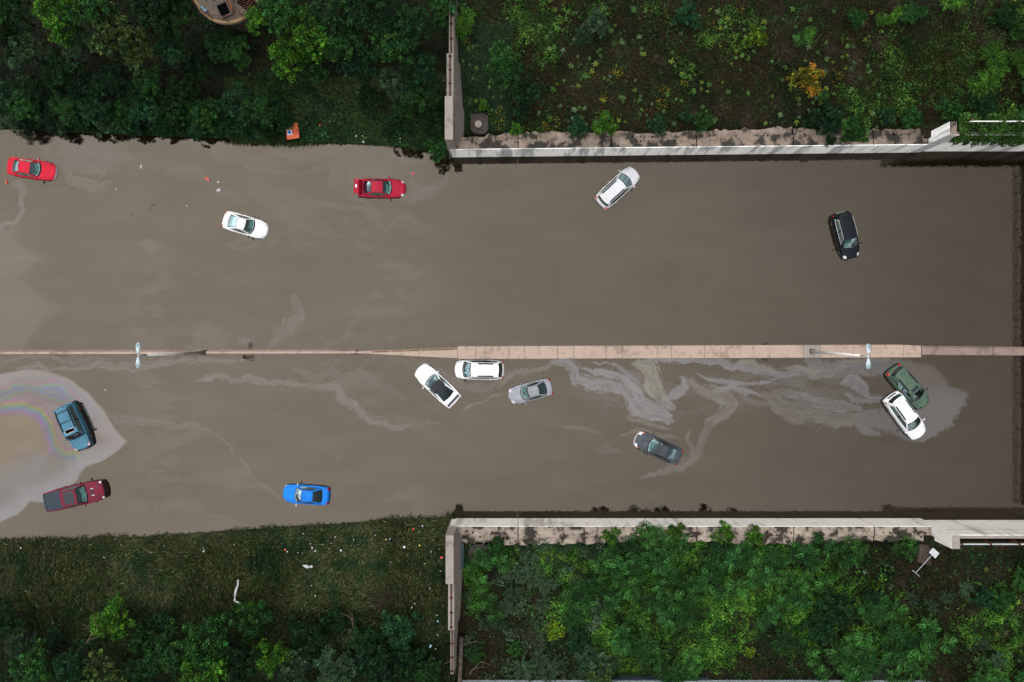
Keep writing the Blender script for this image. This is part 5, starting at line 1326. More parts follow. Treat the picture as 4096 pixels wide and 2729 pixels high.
def silver_mesh(name, seed, base):
    """grey feathery shrub: long plumed stems leaning outward"""
    rr = np.random.default_rng(seed); out = []; st = MB()
    for k in range(46):
        a = rr.random() * 6.28; lean = .25 + .75 * rr.random(); ln = .8 + .5 * rr.random(); d = np.array([math.cos(a) * lean, math.sin(a) * lean, .75]); d /= np.linalg.norm(d)
        s = np.linspace(.18, 1, 22); p = d * (s * ln)[:, None] + np.array([0, 0, -.25]) * (s ** 2)[:, None] * lean; st.tube([p[0] - d * .2, p[10], p[-1]], .014, 4, .005, cap=False)
        for rep in range(4):
            t = rr.normal(size=(22, 3)) * .8 + d * .9; c = p + t * .05
            out.append((c, rr.normal(size=(22, 3)) * .5 + [0, 0, 1], t, .13 - .05 * s, .028 + 0 * s, vary(rr, base, 22, .3, .1)))
    sm = st.mesh(name + "_stem"); sm.materials.append(BARK); return pack(name, out), sm
ORD = ["first","second","third","fourth","fifth","sixth","seventh","eighth","ninth","tenth","eleventh","twelfth","thirteenth","fourteenth","fifteenth","sixteenth","seventeenth","eighteenth","nineteenth","twentieth"]
def plant(name, cat, crown, stem, px, py, ztop, sc, label, group=None, rz=None, flat=1.0, lift=0.0, stem_name="trunk"):
    x, y, _ = at(px, py, ztop); z0 = float(gz(x, y)) + lift
    root = empty(name, (x, y, z0), RNG.random() * 6.28 if rz is None else rz); tag(root, label, cat, group)
    c = link("crown" if stem_name == "trunk" else "foliage", crown, root, LEAF); c.scale = (sc, sc, sc * flat)
    if stem is not None:
        s = link(stem_name, stem, root); s.scale = (sc, sc, sc * flat)
    return root
# crowns ---------------------------------------------------------------
CR = {}
def crown(kind, k):
    key = (kind, k)
    if key not in CR:
        b = GREEN[kind]
        prm = dict(dark=dict(clumps=130, per=58, leaf=.072, csz=.15), mid=dict(clumps=130, per=58, leaf=.072, csz=.15), bright=dict(clumps=120, per=56, leaf=.078, csz=.16), grey=dict(clumps=140, per=60, leaf=.07, csz=.14, asp=.32), feather=dict(clumps=170, per=40, leaf=.085, csz=.10, asp=.4, gap=.45), blue=dict(clumps=140, per=55, leaf=.068, csz=.14), lime=dict(clumps=70, per=45, leaf=.13, csz=.2), orange=dict(clumps=80, per=45, leaf=.11, csz=.17, gap=.5, tip=(.15, .065, .008)))[kind]
        CR[key] = (crown_mesh("crown_" + kind, 100 + k * 13 + len(kind), b, 1.0, .95, **prm), limb_mesh("trunk_" + kind, 50 + k, 1.0, .95))
    return CR[key]
def tree(kind, k, px, py, rpx, h, label, group, name="broadleaf_tree", cat="tree", flat=1.0):
    """rpx crown radius in photo px; h height of the crown top above the water"""
    c, t = crown(kind, k); sc = rpx * S * (H - h) / H
    x, y, _ = at(px, py, h * .8); g = float(gz(x, y)); fl = max(.8, flat)
    lift = max(0, h - g - sc * .95 * fl)
    return plant(name, cat, c, t, px, py, h * .8, sc, label, group, flat=fl, lift=lift)
WOOD = "trees of the north west wood"
T = [("bright",0,262,70,118,9,"bright green tree"),("mid",1,70,60,105,9,"dark green tree"),("grey",0,110,215,105,7.5,"grey green tree"),("feather",0,490,150,120,9,"olive tree with feathery pale shoots"),("mid",0,380,40,110,9.5,"deep green tree"),("dark",0,640,45,125,9,"dark broad tree"),("feather",1,560,235,75,7,"small olive tree with feathery pale shoots"),("dark",1,250,290,95,6,"low dark tree"),("grey",1,330,180,95,7,"greyish leaved tree"),("mid",2,720,85,85,8,"dense green tree"),("dark",2,30,150,90,8,"dark tree"),("blue",0,700,210,75,6.5,"bluish dark tree"),
     ("bright",1,1045,95,62,7.5,"yellow green tree"),("mid",0,1130,60,95,9,"deep green tree"),("bright",2,1240,150,125,8,"wide bright green tree"),("dark",0,1360,70,120,9,"dark broad tree"),("mid",1,1390,190,100,8,"dark green tree"),("dark",2,1500,60,115,9,"dark tree"),("blue",1,1440,270,90,7,"bluish green tree"),("mid",2,1570,190,110,8,"dense green tree"),("grey",0,1585,330,88,6.5,"silvery willow like tree"),("dark",1,1660,120,105,8.5,"dark tree"),("blue",0,1690,290,85,7,"bluish dark tree"),("mid",1,1660,400,92,6,"glossy dark tree"),("blue",2,1600,500,75,4.5,"small bluish tree"),("dark",0,1725,480,66,5,"dark narrow tree"),("mid",0,1752,590,58,3.2,"low tree overhanging the water"),("bright",0,1160,245,88,6,"bright leafy tree"),("mid",2,1255,275,75,5,"small leafy tree"),("dark",2,1480,400,60,4.5,"small dark tree"),("dark",1,880,190,70,5,"dark shrubby tree"),("mid",1,960,215,70,5,"leafy young tree"),("dark",0,800,270,80,5,"low dark tree"),("mid",0,600,330,70,4,"low green tree"),("blue",1,440,330,75,4.5,"low bluish tree")]
PLACE = {0:"beyond the waterline at the far top left",12:"just right of the round tower",13:"on the top edge right of the round tower",14:"above the orange sign",26:"beside the wing wall corner"}
for i, (kd, k, px, py, rp, h, nm) in enumerate(T):
    loc = ("left of the round tower" if px < 780 else "under the round tower" if px < 1010 else "right of the round tower" if px < 1330 else "in the middle of the wood" if px < 1560 else "beside the north wing wall")
    row = "on the top edge" if py < 100 else "in the second row" if py < 250 else "in the lower row"
    tree(kd, k, px, py, rp, h, f"{nm} {row}, {loc}", WOOD)
# hedge of bushes along the north waterline
HX = [(25,470,66),(95,430,70),(110,500,56),(180,455,66),(235,505,58),(270,430,68),(330,490,62),(385,440,66),(430,510,56),(480,455,68),(540,500,60),(585,440,66),(640,505,58),(690,450,66),(745,490,62),(800,525,52),(820,450,70),(890,500,64),(950,420,78),(965,505,62),(1040,440,80),(1050,515,52),(1115,460,58),(1135,518,34),(20,380,70),(150,370,75),(330,385,70),(560,385,70),(720,375,72)]
HX.sort()
for i, (px, py, rp) in enumerate(HX):
    kd = ("blue", "grey", "mid", "blue", "dark")[i % 5] if px < 560 else ("blue", "mid", "dark", "blue")[i % 4]
    half = "west" if i < 15 else "east"; o_ = ORD[i if i < 15 else i - 15]
    tree(kd, i % 3, px, py - (16 if py > 480 else 0), rp * 1.10, 1.7 if py > 480 else 2.6 if py > 440 else 3.4, f"leafy waterline bush, {o_} from the left in the {half} half of the hedge", "hedge of bushes along the north waterline", "waterline_bush", "bush", .8)
# bottom left trees
SW = "trees along the bottom left edge"
T2 = [("grey",1,95,2560,80,5,"grey green tree"),("mid",0,150,2660,105,7,"dark green tree"),("dark",1,40,2480,80,5,"dark tree"),("bright",0,455,2470,92,5.5,"bright yellow green tree"),("blue",0,300,2650,90,6.5,"bluish green tree"),("feather",0,430,2690,105,7,"pale feathery tree"),("mid",2,590,2560,80,5,"small dark tree"),("mid",1,690,2600,115,6.5,"broad green tree"),("mid",0,840,2560,120,7,"tall green tree"),("bright",2,830,2680,110,7,"bright round tree"),("dark",0,960,2640,115,6.5,"dark spreading tree"),("mid",2,1010,2470,90,5,"leafy tree"),("bright",1,1090,2620,80,6,"yellow green tree"),("grey",0,1180,2660,100,5.5,"dull grey green tree"),("dark",2,1240,2540,100,4.6,"dull dark tree"),("grey",1,1350,2670,105,5.5,"greyish tree"),("dark",1,1470,2560,85,4.6,"low dark tree"),("blue",1,1520,2660,100,5.5,"bluish tree"),("blue",2,1600,2510,92,4.6,"bluish round tree"),("dark",0,1640,2640,85,5,"dark tree"),("mid",1,1715,2690,75,5,"small green tree"),("bright",0,990,2440,50,4,"small yellow green tree"),("blue",0,650,2480,50,4,"small bluish tree"),("blue",1,230,2540,45,4.2,"small bluish tree"),("dark",2,1350,2480,60,3.8,"low dark bush tree"),("dark",0,560,2690,90,6.5,"dark tree on the frame edge")]
for i, (kd, k, px, py, rp, h, nm) in enumerate(T2):
    loc = "at the far left" if px < 300 else "below the white tape" if px < 760 else "below the maroon pickup side of the bank" if px < 0 else "right of the white tape" if px < 1120 else "below the littered grass" if px < 1450 else "beside the south wing wall"
    row = "on the bottom edge" if py > 2600 else "at the edge of the grass"
    tree(kd, k, px, py, rp, h, f"{nm} {row}, {loc}", SW)
# shrubs north east, one by one
NE = "shrubs on the fill north of the abutment"
for kd, k, px, py, rp, h, lab in [
    ("mid",0,2010,240,70,5.5,"upper lobe of dense green tree right of the north wing wall"),("mid",1,2035,320,82,6,"dense rounded green tree right of the north wing wall, biggest on the open fill"),("blue",0,2100,385,72,5,"dark green tree leaning south below the biggest green tree"),("blue",1,2085,455,40,3.6,"small dark tree nearest the abutment below the leaning tree"),
    ("grey",0,2385,100,62,4.5,"grey green round shrub on the open fill"),("grey",1,2330,155,42,4,"smaller grey green shrub touching the grey round shrub"),("blue",2,2745,70,62,4,"dark round shrub upslope in the middle of the fill"),("lime",0,3015,155,52,4,"yellow green shrub upslope, middle of the fill"),
    ("blue",0,2310,515,52,3.8,"dark rounded bush hanging over the north bridge seat"),("bright",0,2418,502,56,3.9,"bright green bush hanging over the north bridge seat"),("blue",1,2627,505,50,3.8,"bluish bush hanging over the middle of the north bridge seat"),("blue",2,2740,470,30,3.0,"small dark bush behind the middle of the north bridge seat"),("mid",0,2805,490,48,3.8,"leafy bush leaning right over the north bridge seat"),("bright",1,2065,520,32,3.2,"small bright bush at the west end of the north bridge seat"),("bright",2,1935,430,25,3.2,"yellow green small bush above the round plinth"),
    ("orange",0,3225,322,72,4.6,"orange and yellow leaved small tree on the brown slope"),("blue",0,3300,490,88,4.2,"dark feathery bush spreading over the north bridge seat at the east"),("mid",1,3410,520,50,3.6,"green vine mound hanging over the north bridge seat at the east"),("mid",2,3640,480,50,4.2,"green bush left of the north pylon"),("blue",1,3540,470,40,3.8,"dark green bush left of the green bush by the north pylon"),("mid",0,3420,80,45,3.6,"dark green shrub high on the brown slope"),("dark",1,3900,440,70,5.5,"dark bush behind the north pylon"),("mid",2,3780,455,60,5.5,"leafy bush behind the north pylon"),("mid",1,4050,160,70,5,"dark green shrub at the top right edge"),("dark",2,3960,110,60,4.6,"dark shrub near the top right corner"),("mid",0,1780,25,85,6.5,"leafy tree over the top end of the north wing wall")]:
    tree(kd, k, px, py, rp, h, lab, NE, "shrub" if kd != "orange" else "young_tree", "shrub", .9)
# compound-leaved sumacs
SUM = [sumac_mesh("sumac", 300 + i, GREEN["bright"] if i == 4 else ((.020, .072, .016) if i % 2 else (.028, .094, .018)), (4, 3, 1, 5, 4)[i], (1.0, .8, 0, 1.25, .9)[i], .95) for i in range(5)]
def sumac(k, px, py, h, sc, label, group):
    c, s = SUM[k]; return plant("sumac_shrub", "shrub", c, s, px, py, h, sc, label, group, stem_name="stem")
SG = "sumacs north of the abutment"
for k, px, py, sc, lab in [(4,3905,285,1.0,"yellow green sumac, upper one near the right edge above the north pylon"),(4,3870,360,1.0,"yellow green sumac, lower one near the right edge above the north pylon"),(3,4050,370,1.0,"green sumac on the right edge above the vine covered wall"),(4,4020,300,.8,"green sumac right of the upper yellow green sumac"),(4,3550,70,.55,"small bright sumac, left of three near the top right"),(4,3600,50,.5,"small bright sumac, middle of three near the top right"),(3,3660,55,.75,"bright sumac, right of three near the top right"),(4,3770,50,.8,"bright sumac on the top edge near the right"),(4,3250,130,.5,"small bright sumac up the brown slope"),(2,3205,158,.75,"single dark sumac rosette up the brown slope"),(2,3305,375,.5,"tiny pale sumac rosette below right of the orange tree"),(3,4060,470,1.0,"green sumac on the right edge just above the vines"),(4,1850,90,.9,"bright sumac by the top of the north wing wall")]:
    sumac(k, px, py, 3.4, sc, lab, SG)
SE = "sumacs behind the south abutment"
_rr = np.random.default_rng(91)
spots = [(1888,2260,.75,2),(1935,2240,.8,1),(2010,2255,.8,2),(1925,2335,.85,2),(1955,2400,.95,2),(1985,2465,.75,2)]
main = [(2400,2240),(2440,2200),(2530,2210),(2580,2150),(2640,2170),(2700,2180),(2560,2270),(2620,2260),(2680,2300),(2480,2290),(2360,2350),(2420,2370),(2330,2410),(2510,2360),(2640,2330),(2720,2340),(2700,2400),(2740,2370),(2650,2440),(2690,2480),(2720,2440),(2580,2420),(2460,2430),(2310,2400),(2250,2400),(2300,2470),(2500,2540),(2560,2570),(2460,2560),(2600,2620),(2680,2680),(2760,2690),(2750,2600),(2900,2220),(2960,2230),(2870,2260),(2820,2290),(2980,2180),(3060,2330),(3020,2260),(2930,2330),(2860,2360),(3100,2240),(3190,2210),(3240,2230),(3330,2190),(3400,2210),(3370,2250),(3160,2320),(3250,2350),(3130,2400),(3210,2400),(3630,2200),(3530,2440),(3490,2420),(3570,2430),(3340,2600),(3380,2640),(3440,2590),(3480,2640),(3600,2560),(3640,2580),(3590,2640),(3660,2630),(3560,2600),(3280,2680),(3250,2630),(3700,2510),(3740,2530),(3830,2700),(3900,2690),(4010,2690),(4050,2640),(4070,2230),(4040,2280),(4080,2300),(3850,2640),(3150,2560),(3080,2480),(3600,2700),(3420,2700),(3300,2330)]
allS = [(x, y, s, k) for x, y, s, k in spots] + [(x + _rr.normal() * 8, y + _rr.normal() * 8, .74 + .38 * _rr.random(), int(_rr.choice([0, 1, 1, 3, 2]))) for x, y in main]
allS.sort()
SECT = [(0, 2100, "beside the south wing wall"), (2100, 2450, "left of the densest thicket"), (2450, 2800, "in the densest thicket"), (2800, 3300, "in the thicket right of centre"), (3300, 3560, "left of the fallen sign"), (3560, 3800, "below the fallen sign"), (3800, 5000, "near the bottom right corner")]
for a, b, ph in SECT:
    g = [s for s in allS if a <= s[0] < b]
    for i, (x, y, s, k) in enumerate(g):
        sumac(k, x, y, 3.2, s, f"green sumac with feathered leaves, {ORD[min(i, 19)]} from the left {ph}", SE)
# round bushes and grey feathery shrubs in the south east
for kd, k, px, py, rp, h, lab in [("grey",0,2380,2660,95,4.6,"big dull olive bush on the bottom edge"),("feather",1,2400,2690,60,4.8,"olive lighter bush on the bottom edge beside the big dull bush"),("lime",1,2220,2520,42,3.4,"yellow green round shrub among grey shrubs behind the south abutment"),("mid",0,2060,2590,38,3.2,"dark green rounded bush right of the fallen timber pole"),("mid",1,1905,2610,52,3.4,"leafy bush right of the old tyre"),("mid",2,2140,2650,34,3.0,"small green bush near the bottom edge left of the grey shrubs"),("dark",0,3330,2440,92,4.6,"very dark round bush, middle right of the thicket"),("dark",1,3280,2510,80,4.2,"very dark bush below the first dark round bush"),("blue",2,2310,2560,60,3.8,"bluish bush above the big dull olive bush"),("bright",0,2440,2140,44,4.6,"bright vine mound climbing over the south bridge seat"),("mid",1,1985,2190,50,3.4,"leafy green bush right of the open drain pipe"),("bright",2,2890,2130,50,3.8,"bright green bush over the south bridge seat, middle"),("bright",1,3010,2140,46,3.8,"bright green bush over the south bridge seat, right of the middle"),("blue",0,3870,2360,52,3.8,"dark bush right of the fallen sign"),("mid",0,3950,2370,60,4.4,"dark green bush near the right edge below the guardrail"),("lime",0,3540,2560,22,3.2,"small yellow green shrub low in the thicket"),("lime",1,2995,2600,24,3.2,"small lime shrub on the brown patch near the bottom"),("blue",1,3480,2390,48,3.6,"dark fern like bush left of the dark round bush"),("mid",2,3260,2150,30,3.4,"small green bush against the south bridge seat at the right"),("bright",0,2700,2120,40,3.6,"bright bush against the south bridge seat")]:
    tree(kd, k, px, py, rp, h, lab, "bushes behind the south abutment", "shrub", "shrub", .9)
SIL = [silver_mesh("silver_shrub", 400 + i, GREEN["silver"]) for i in range(3)]
spot = [(2055,2300,1.2),(2100,2200,1.1),(2170,2180,1.1),(2250,2190,1.1),(2060,2380,1.1),(2130,2320,1.3),(2170,2420,1.1),(2020,2430,.9),(1945,2500,1.0),(1990,2490,.9),(2090,2680,1.5),(2200,2690,1.4),(2160,2640,1.2),(2240,2660,1.1),(2120,2240,1.1),(2210,2240,1.0),(2190,2350,1.0),(2050,2160,.9),(3480,2680,1.2),(3540,2690,1.1),(3760,2370,.9),(3810,2330,.9),(3660,2400,.9),(3920,2600,1.0),(3860,2540,.9),(3720,2420,.9)]
spot.sort()
for i, (px, py, s) in enumerate(spot):
    c, st = SIL[i % 3]; w = px < 2600
    plant("silver_shrub", "shrub", c, st, px, py, 3.2, s, f"grey feathery shrub, {ORD[i if w else i - 18]} from the left " + ("east of the open drain pipe" if w else "in the bottom right quarter"), "grey feathery shrubs behind the south abutment", stem_name="stem")
# rosettes like little stars over the brown fill
def star_mesh(seed, base):
    rr = np.random.default_rng(seed); out = []; n = 5 + seed % 2
    for lv, (m, l, el) in enumerate(((n, .30, .15), (4, .19, .6))):
        a = np.arange(m) * 6.283 / m + rr.normal(size=m) * .18 + lv * .5; d = np.stack([np.cos(a), np.sin(a), np.full(m, el)], 1); out.append((d * l * .52 + [0, 0, .28 + .08 * lv], np.tile([0, 0, 1.0], (m, 1)) + d * -.2, d, np.full(m, l) * (.85 + .3 * rr.random(m)), np.full(m, l * .36), vary(rr, base, m, .2, .15)))
    return pack("star_weed", out)
STAR = [star_mesh(s, b) for s, b in ((1, (.105, .20, .055)), (2, (.085, .18, .04)), (3, (.16, .23, .03)), (4, (.12, .20, .10)), (5, (.08, .18, .04)))]
def noise_pick(rr, n, x0, x1, y0, y1, dens):
    q = []
    while len(q) < n:
        px, py = x0 + (x1 - x0) * rr.random(), y0 + (y1 - y0) * rr.random()
        if rr.random() < dens(px, py): q.append((px, py))
    return q
def put_star(px, py, k, sc, label, group):
    x, y, _ = at(px, py, 2.6); o = link("star_weed", STAR[k], None, LEAF); o.location = (x, y, float(gz(x, y)) + .05); o.rotation_euler = (RNG.normal() * .12, RNG.normal() * .12, RNG.random() * 6.28); o.scale = (sc,) * 3; tag(o, label, "weed", group)
_rr = np.random.default_rng(12)
dn = lambda x, y: .25 + .75 * float(vnoise(x / 130., y / 130., 5)) * (1.0 if 2280 < x < 3080 else .6)
for px, py in noise_pick(_rr, 225, 2150, 3550, 30, 510, dn): put_star(px, py, int(_rr.integers(0, 5)), .65 + .6 * _rr.random() - .12, "small pale green star shaped weed on the brown fill north of the abutment", "star weeds on the north fill")
for px, py in noise_pick(_rr, 30, 1850, 2010, 130, 480, lambda x, y: .6): put_star(px, py, int(_rr.integers(0, 5)), .6 + .3 * _rr.random(), "small green star weed in the grass right of the north wing wall", "star weeds by the north wing wall")
for px, py in noise_pick(_rr, 45, 3300, 4080, 2230, 2700, lambda x, y: .6): put_star(px, py, int(_rr.integers(0, 5)), .6 + .4 * _rr.random(), "small green star weed on the rough slope below the guardrail", "star weeds on the south east slope")
# yellow flowered weeds
def flower_mesh(seed):
    rr = np.random.default_rng(seed); n = 46; p = rr.normal(size=(n, 3)) * [.30, .30, .10] + [0, 0, .45]; out = [(p[:20], rr.normal(size=(20, 3)) * .3 + [0, 0, 1], rr.normal(size=(20, 3)), .08 + .05 * rr.random(20), .08 + 0 * p[:20, 0], vary(rr, (.30, .20, .012), 20, .2, .05)), (p[20:] - [0, 0, .12], rr.normal(size=(26, 3)) * .4 + [0, 0, 1], rr.normal(size=(26, 3)), .20 + 0 * p[20:, 0], .07 + 0 * p[20:, 0], vary(rr, GREEN["mid"], 26))]
    return pack("yellow_flower", out)
FL = [flower_mesh(i) for i in range(3)]
for i, (px, py) in enumerate([(2468,285),(2475,295),(2410,395),(2642,415),(2230,480),(2180,500),(2000,490),(1995,440),(1870,170),(2660,360),(2740,335),(3360,305),(2200,520),(2855,110),(2960,48)]):
    x, y, _ = at(px, py, 2.6); o = link("yellow_flower", FL[i % 3], None, LEAF); o.location = (x, y, float(gz(x, y))); o.rotation_euler = (0, 0, i * 1.7); tag(o, "little clump of yellow flowers on the fill north of the abutment", "flower", "yellow flowers on the north fill")
# dry bent stalks
def stalk_mesh(seed):
    rr = np.random.default_rng(seed); mb = MB(); a0 = rr.random() * 6.28
    for k in range(46):
        a = a0 + rr.normal() * .75; l = .5 + .9 * rr.random(); b = (rr.normal() * .22, rr.normal() * .22, 0)
        mb.tube([b, (b[0] + l * .4 * math.cos(a), b[1] + l * .4 * math.sin(a), .35), (b[0] + l * math.cos(a + .3 * rr.normal()), b[1] + l * math.sin(a), .38 + .15 * rr.random())], .013, 4, .006, cap=False)
    return mb.mesh("dry_stalks")
DRY = [stalk_mesh(i) for i in range(4)]; M_DRY = pmat("dry_stalk", (.030, .021, .0145), .9, var=.4)
for m in DRY: m.materials.append(M_DRY)
dry = [(3240,60),(3320,25),(3560,20),(3120,180),(3155,225),(3330,215),(3290,280),(3400,305),(3530,190),(3420,200),(3130,45),(2975,470),(2990,500),(2870,430),(3010,440),(3270,265),(3850,75),(3930,60),(3870,205),(3990,230),(4050,170),(3220,445),(2780,430),(2640,230),(3790,60),(4040,330),(2090,2530),(3860,2390),(3640,2410),(3600,2330),(4030,2360),(4060,2430),(1560,2400),(1540,2420),(3940,2480),(2110,2550)]
dry.sort()
for i, (px, py) in enumerate(dry):
    n_ = py < 1400; x, y, _ = at(px, py, 2.8); o = link("dry_stalks", DRY[i % 4], None); o.location = (x, y, float(gz(x, y)) + .1); o.rotation_euler = (0, 0, RNG.random() * 6.28); s_ = .8 + .5 * RNG.random(); o.scale = (s_, s_, s_)
    tag(o, "tuft of dry bent brown stalks on the fill north of the abutment" if n_ else "tuft of dry bent stalks on the south side banks", "dry stalks", "dry stalks north" if n_ else "dry stalks south")

# ------------------------------------------------------------------ grass and creeping ground cover (uncountable)
def blades(name, rr, P, ln, wd, ang, flat, col):
    n = len(P); x, y = P[:, 0], P[:, 1]; z = gz(x, y); d = np.stack([np.cos(ang), np.sin(ang)], 1); s = np.stack([-d[:, 1], d[:, 0]], 1)
    b = np.stack([x, y, z + .02], 1); mid = b + np.concatenate([d * (ln * flat * .45)[:, None], (ln * (1 - flat * .55) * .6)[:, None]], 1); tip = b + np.concatenate([d * (ln * flat)[:, None], (ln * (1 - flat) * .75 + .08)[:, None]], 1)
    sw = np.concatenate([s * wd[:, None] * .5, np.zeros((n, 1))], 1); V = np.stack([b - sw, b + sw, mid + sw * .9, mid - sw * .9, tip, tip], 1)
    V = np.stack([b, mid + sw, tip, mid - sw], 1).reshape(-1, 3)
    return fast_mesh(name, V, np.arange(len(V)).reshape(-1, 4), np.repeat(col, 4, 0))
def scatter(rr, n, px0, px1, py0, py1, dens, z=2.0):
    px = px0 + (px1 - px0) * rr.random(n); py = py0 + (py1 - py0) * rr.random(n); k = S * (H - z) / H; x = (px - 2048) * k; y = (1364.5 - py) * k
    keep = rr.random(n) < dens(px, py, x, y); return np.stack([x[keep], y[keep]], 1), px[keep], py[keep]
def on_land(x, y, m=.0): return ((y - yN(x)) > m) | ((yS(x) - y) > m)
def ramp(rr, v, cols):
    v = np.clip(v, 0, .999) * (len(cols) - 1); i = v.astype(int); f = (v - i)[:, None]; c = np.array(cols) * ALB; return (c[i] * (1 - f) + c[i + 1] * f) * np.exp(rr.normal(size=(len(v), 1)) * .60)
def grass(name, seed, n, box, dens, cols, ln0, flat, label, flow=.12, z=2.0, wd=.045):
    rr = np.random.default_rng(seed); P, px, py = scatter(rr, n, *box, dens, z); ang = 6.283 * fbm(P[:, 0] * flow, P[:, 1] * flow, seed, 3) * 1.6 + rr.normal(size=len(P)) * .45 + 3.6
    v = .5 * fbm(P[:, 0] * .28, P[:, 1] * .28, seed + 5, 5) + .5 * fbm(P[:, 0] * .9, P[:, 1] * .9, seed + 6, 4); v = (v - .3) / .4; ln = ln0 * (.6 + .8 * rr.random(len(P))); me = blades(name, rr, P, ln, wd * (.7 + .7 * rr.random(len(P))), ang, flat + .2 * (rr.random(len(P)) - .5), ramp(rr, v + rr.normal(size=len(v)) * .12, cols))
    o = link(name, me, None, LEAF_LOW); tag(o, label, "grass", kind="stuff"); return o
gcol = [(.012, .028, .011), (.022, .044, .013), (.040, .054, .017), (.056, .054, .024), (.034, .050, .016), (.015, .036, .013)]
grass("bank_grass", 21, 122000, (-250, 1815, 2060, 2560), lambda px, py, x, y: on_land(x, y, -.12) * np.where((yS(x) - y) > 0, 1, .0) + ((yS(x) - y) > -.25) * .25, gcol, .60, .74, "dark olive wind-combed grass covering the south west bank")
grass("bank_grass", 22, 60000, (900, 1800, 300, 640), lambda px, py, x, y: ((y - yN(x)) > -.15) * 1.0, [(.010, .026, .010), (.020, .045, .014), (.034, .058, .016), (.030, .046, .015), (.014, .036, .013)], .7, .70, "dark green long grass covering the north west bank beside the orange sign")
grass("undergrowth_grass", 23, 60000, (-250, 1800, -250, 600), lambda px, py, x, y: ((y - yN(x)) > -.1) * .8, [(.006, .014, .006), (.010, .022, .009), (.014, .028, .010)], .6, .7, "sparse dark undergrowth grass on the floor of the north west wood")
dcol = [(.007, .017, .006), (.014, .023, .007), (.027, .024, .009), (.036, .025, .010), (.018, .025, .008), (.009, .023, .007)]
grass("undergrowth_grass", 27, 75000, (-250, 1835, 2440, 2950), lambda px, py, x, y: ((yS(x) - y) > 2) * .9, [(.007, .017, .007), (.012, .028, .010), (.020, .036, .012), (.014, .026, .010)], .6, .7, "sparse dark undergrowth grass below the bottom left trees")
grass("dry_grass", 24, 125000, (1840, 4350, -250, 560), lambda px, py, x, y: ((y - yN(x)) > 1.7) * 1.0, dcol, .40, .80, "matted brown and dark green grass over the fill north of the abutment", z=2.6, wd=.04)
grass("dry_grass", 25, 70000, (1850, 4350, 2120, 2760), lambda px, py, x, y: ((yS(x) - y) > 1.8) * np.where(px > 3350, 1.0, .55), [(.007, .016, .006), (.012, .022, .008), (.022, .024, .010), (.032, .024, .010), (.015, .024, .009), (.009, .022, .009)], .55, .78, "matted brown and dark green grass behind the south abutment", z=2.6, wd=.04)
grass("green_grass", 26, 22000, (1840, 2050, 100, 520), lambda px, py, x, y: ((y - yN(x)) > 1.7) * 1.0, [(.008, .022, .009), (.014, .036, .013), (.020, .044, .014)], .55, .8, "dark green grass strip beside the north wing wall", z=2.6)
def creeper(name, seed, n, box, dens, base, leaf, hump, label, z=2.6, cat="ground cover"):
    rr = np.random.default_rng(seed); P, px, py = scatter(rr, n, *box, dens, z); x, y = P[:, 0], P[:, 1]; m = len(P)
    hz_ = hump * np.clip((fbm(x * .9, y * .9, seed + 3, 4) - .35) * 3.2, .1, 1.3); c = np.stack([x, y, gz(x, y) + .08 + hz_ * (1 - .6 * rr.random(m) ** 2)], 1)
    ln = leaf * (.6 + .8 * rr.random(m)); V, F = leaf_quads(c, rr.normal(size=(m, 3)) * .45 + [0, 0, 1], rr.normal(size=(m, 3)), ln, ln * .72)
    w = fbm(x * .6, y * .6, seed + 9, 4); w2 = fbm(x * 2.5, y * 2.5, seed + 19, 3); col = ALB * np.array(base) * np.exp((w - .5)[:, None] * 2.2 + (w2 - .5)[:, None] * 1.6 + rr.normal(size=(m, 1)) * .44); col[:, 0] *= 1 + (w2 - .5) * 1.0
    o = link(name, fast_mesh(name, V, F, np.repeat(col, 4, 0)), None, LEAF_LOW); tag(o, label, cat, kind="stuff"); return o
def blob(px, py, cx, cy, rx, ry): return np.exp(-(((px - cx) / rx) ** 2 + ((py - cy) / ry) ** 2) * 1.2)
def dNE(px, py, x, y):
    e = np.maximum.reduce([1.1 * blob(px, py, 2120, 90, 140, 130), blob(px, py, 2190, 190, 60, 80), blob(px, py, 3700, 300, 330, 200), .9 * blob(px, py, 3500, 400, 190, 110), .75 * blob(px, py, 2900, 120, 170, 130), .9 * blob(px, py, 3950, 480, 220, 80), .6 * blob(px, py, 2700, 280, 120, 90), .8 * blob(px, py, 4000, 100, 200, 160), .6 * blob(px, py, 2450, 40, 300, 50), .7 * blob(px, py, 1980, 480, 70, 60), .45 * blob(px, py, 2400, 515, 500, 16)])
    return sstep(.42, .70, .55 * fbm(x * .75, y * .75, 71, 4) + .45 * fbm(x * 2.6, y * 2.6, 75, 3) + .42 * (e - .45)) * sstep(.04, .4, e) * ((y - yN(x)) > 1.2)
creeper("creeping_vine", 31, 185000, (1850, 4350, -200, 570), dNE, (.034, .088, .014), .135, .35, "bright green creeping leaves spread over the fill north of the abutment")
def dSE(px, py, x, y):
    e = np.maximum.reduce([blob(px, py, 2640, 2370, 420, 260), blob(px, py, 2960, 2330, 240, 220), .9 * blob(px, py, 2230, 2230, 200, 90), .8 * blob(px, py, 3200, 2380, 260, 220), .9 * blob(px, py, 2500, 2610, 200, 120), .9 * blob(px, py, 2800, 2560, 160, 130), .7 * blob(px, py, 1900, 2330, 60, 160), .7 * blob(px, py, 2050, 2200, 90, 60), .5 * blob(px, py, 3500, 2500, 260, 200), .5 * blob(px, py, 3950, 2500, 220, 220)])
    return sstep(.34, .60, .6 * fbm(x * .8, y * .8, 72, 4) + .4 * fbm(x * 2.6, y * 2.6, 76, 3) + .5 * (e - .36)) * sstep(.03, .35, e) * ((yS(x) - y) > 1.25)
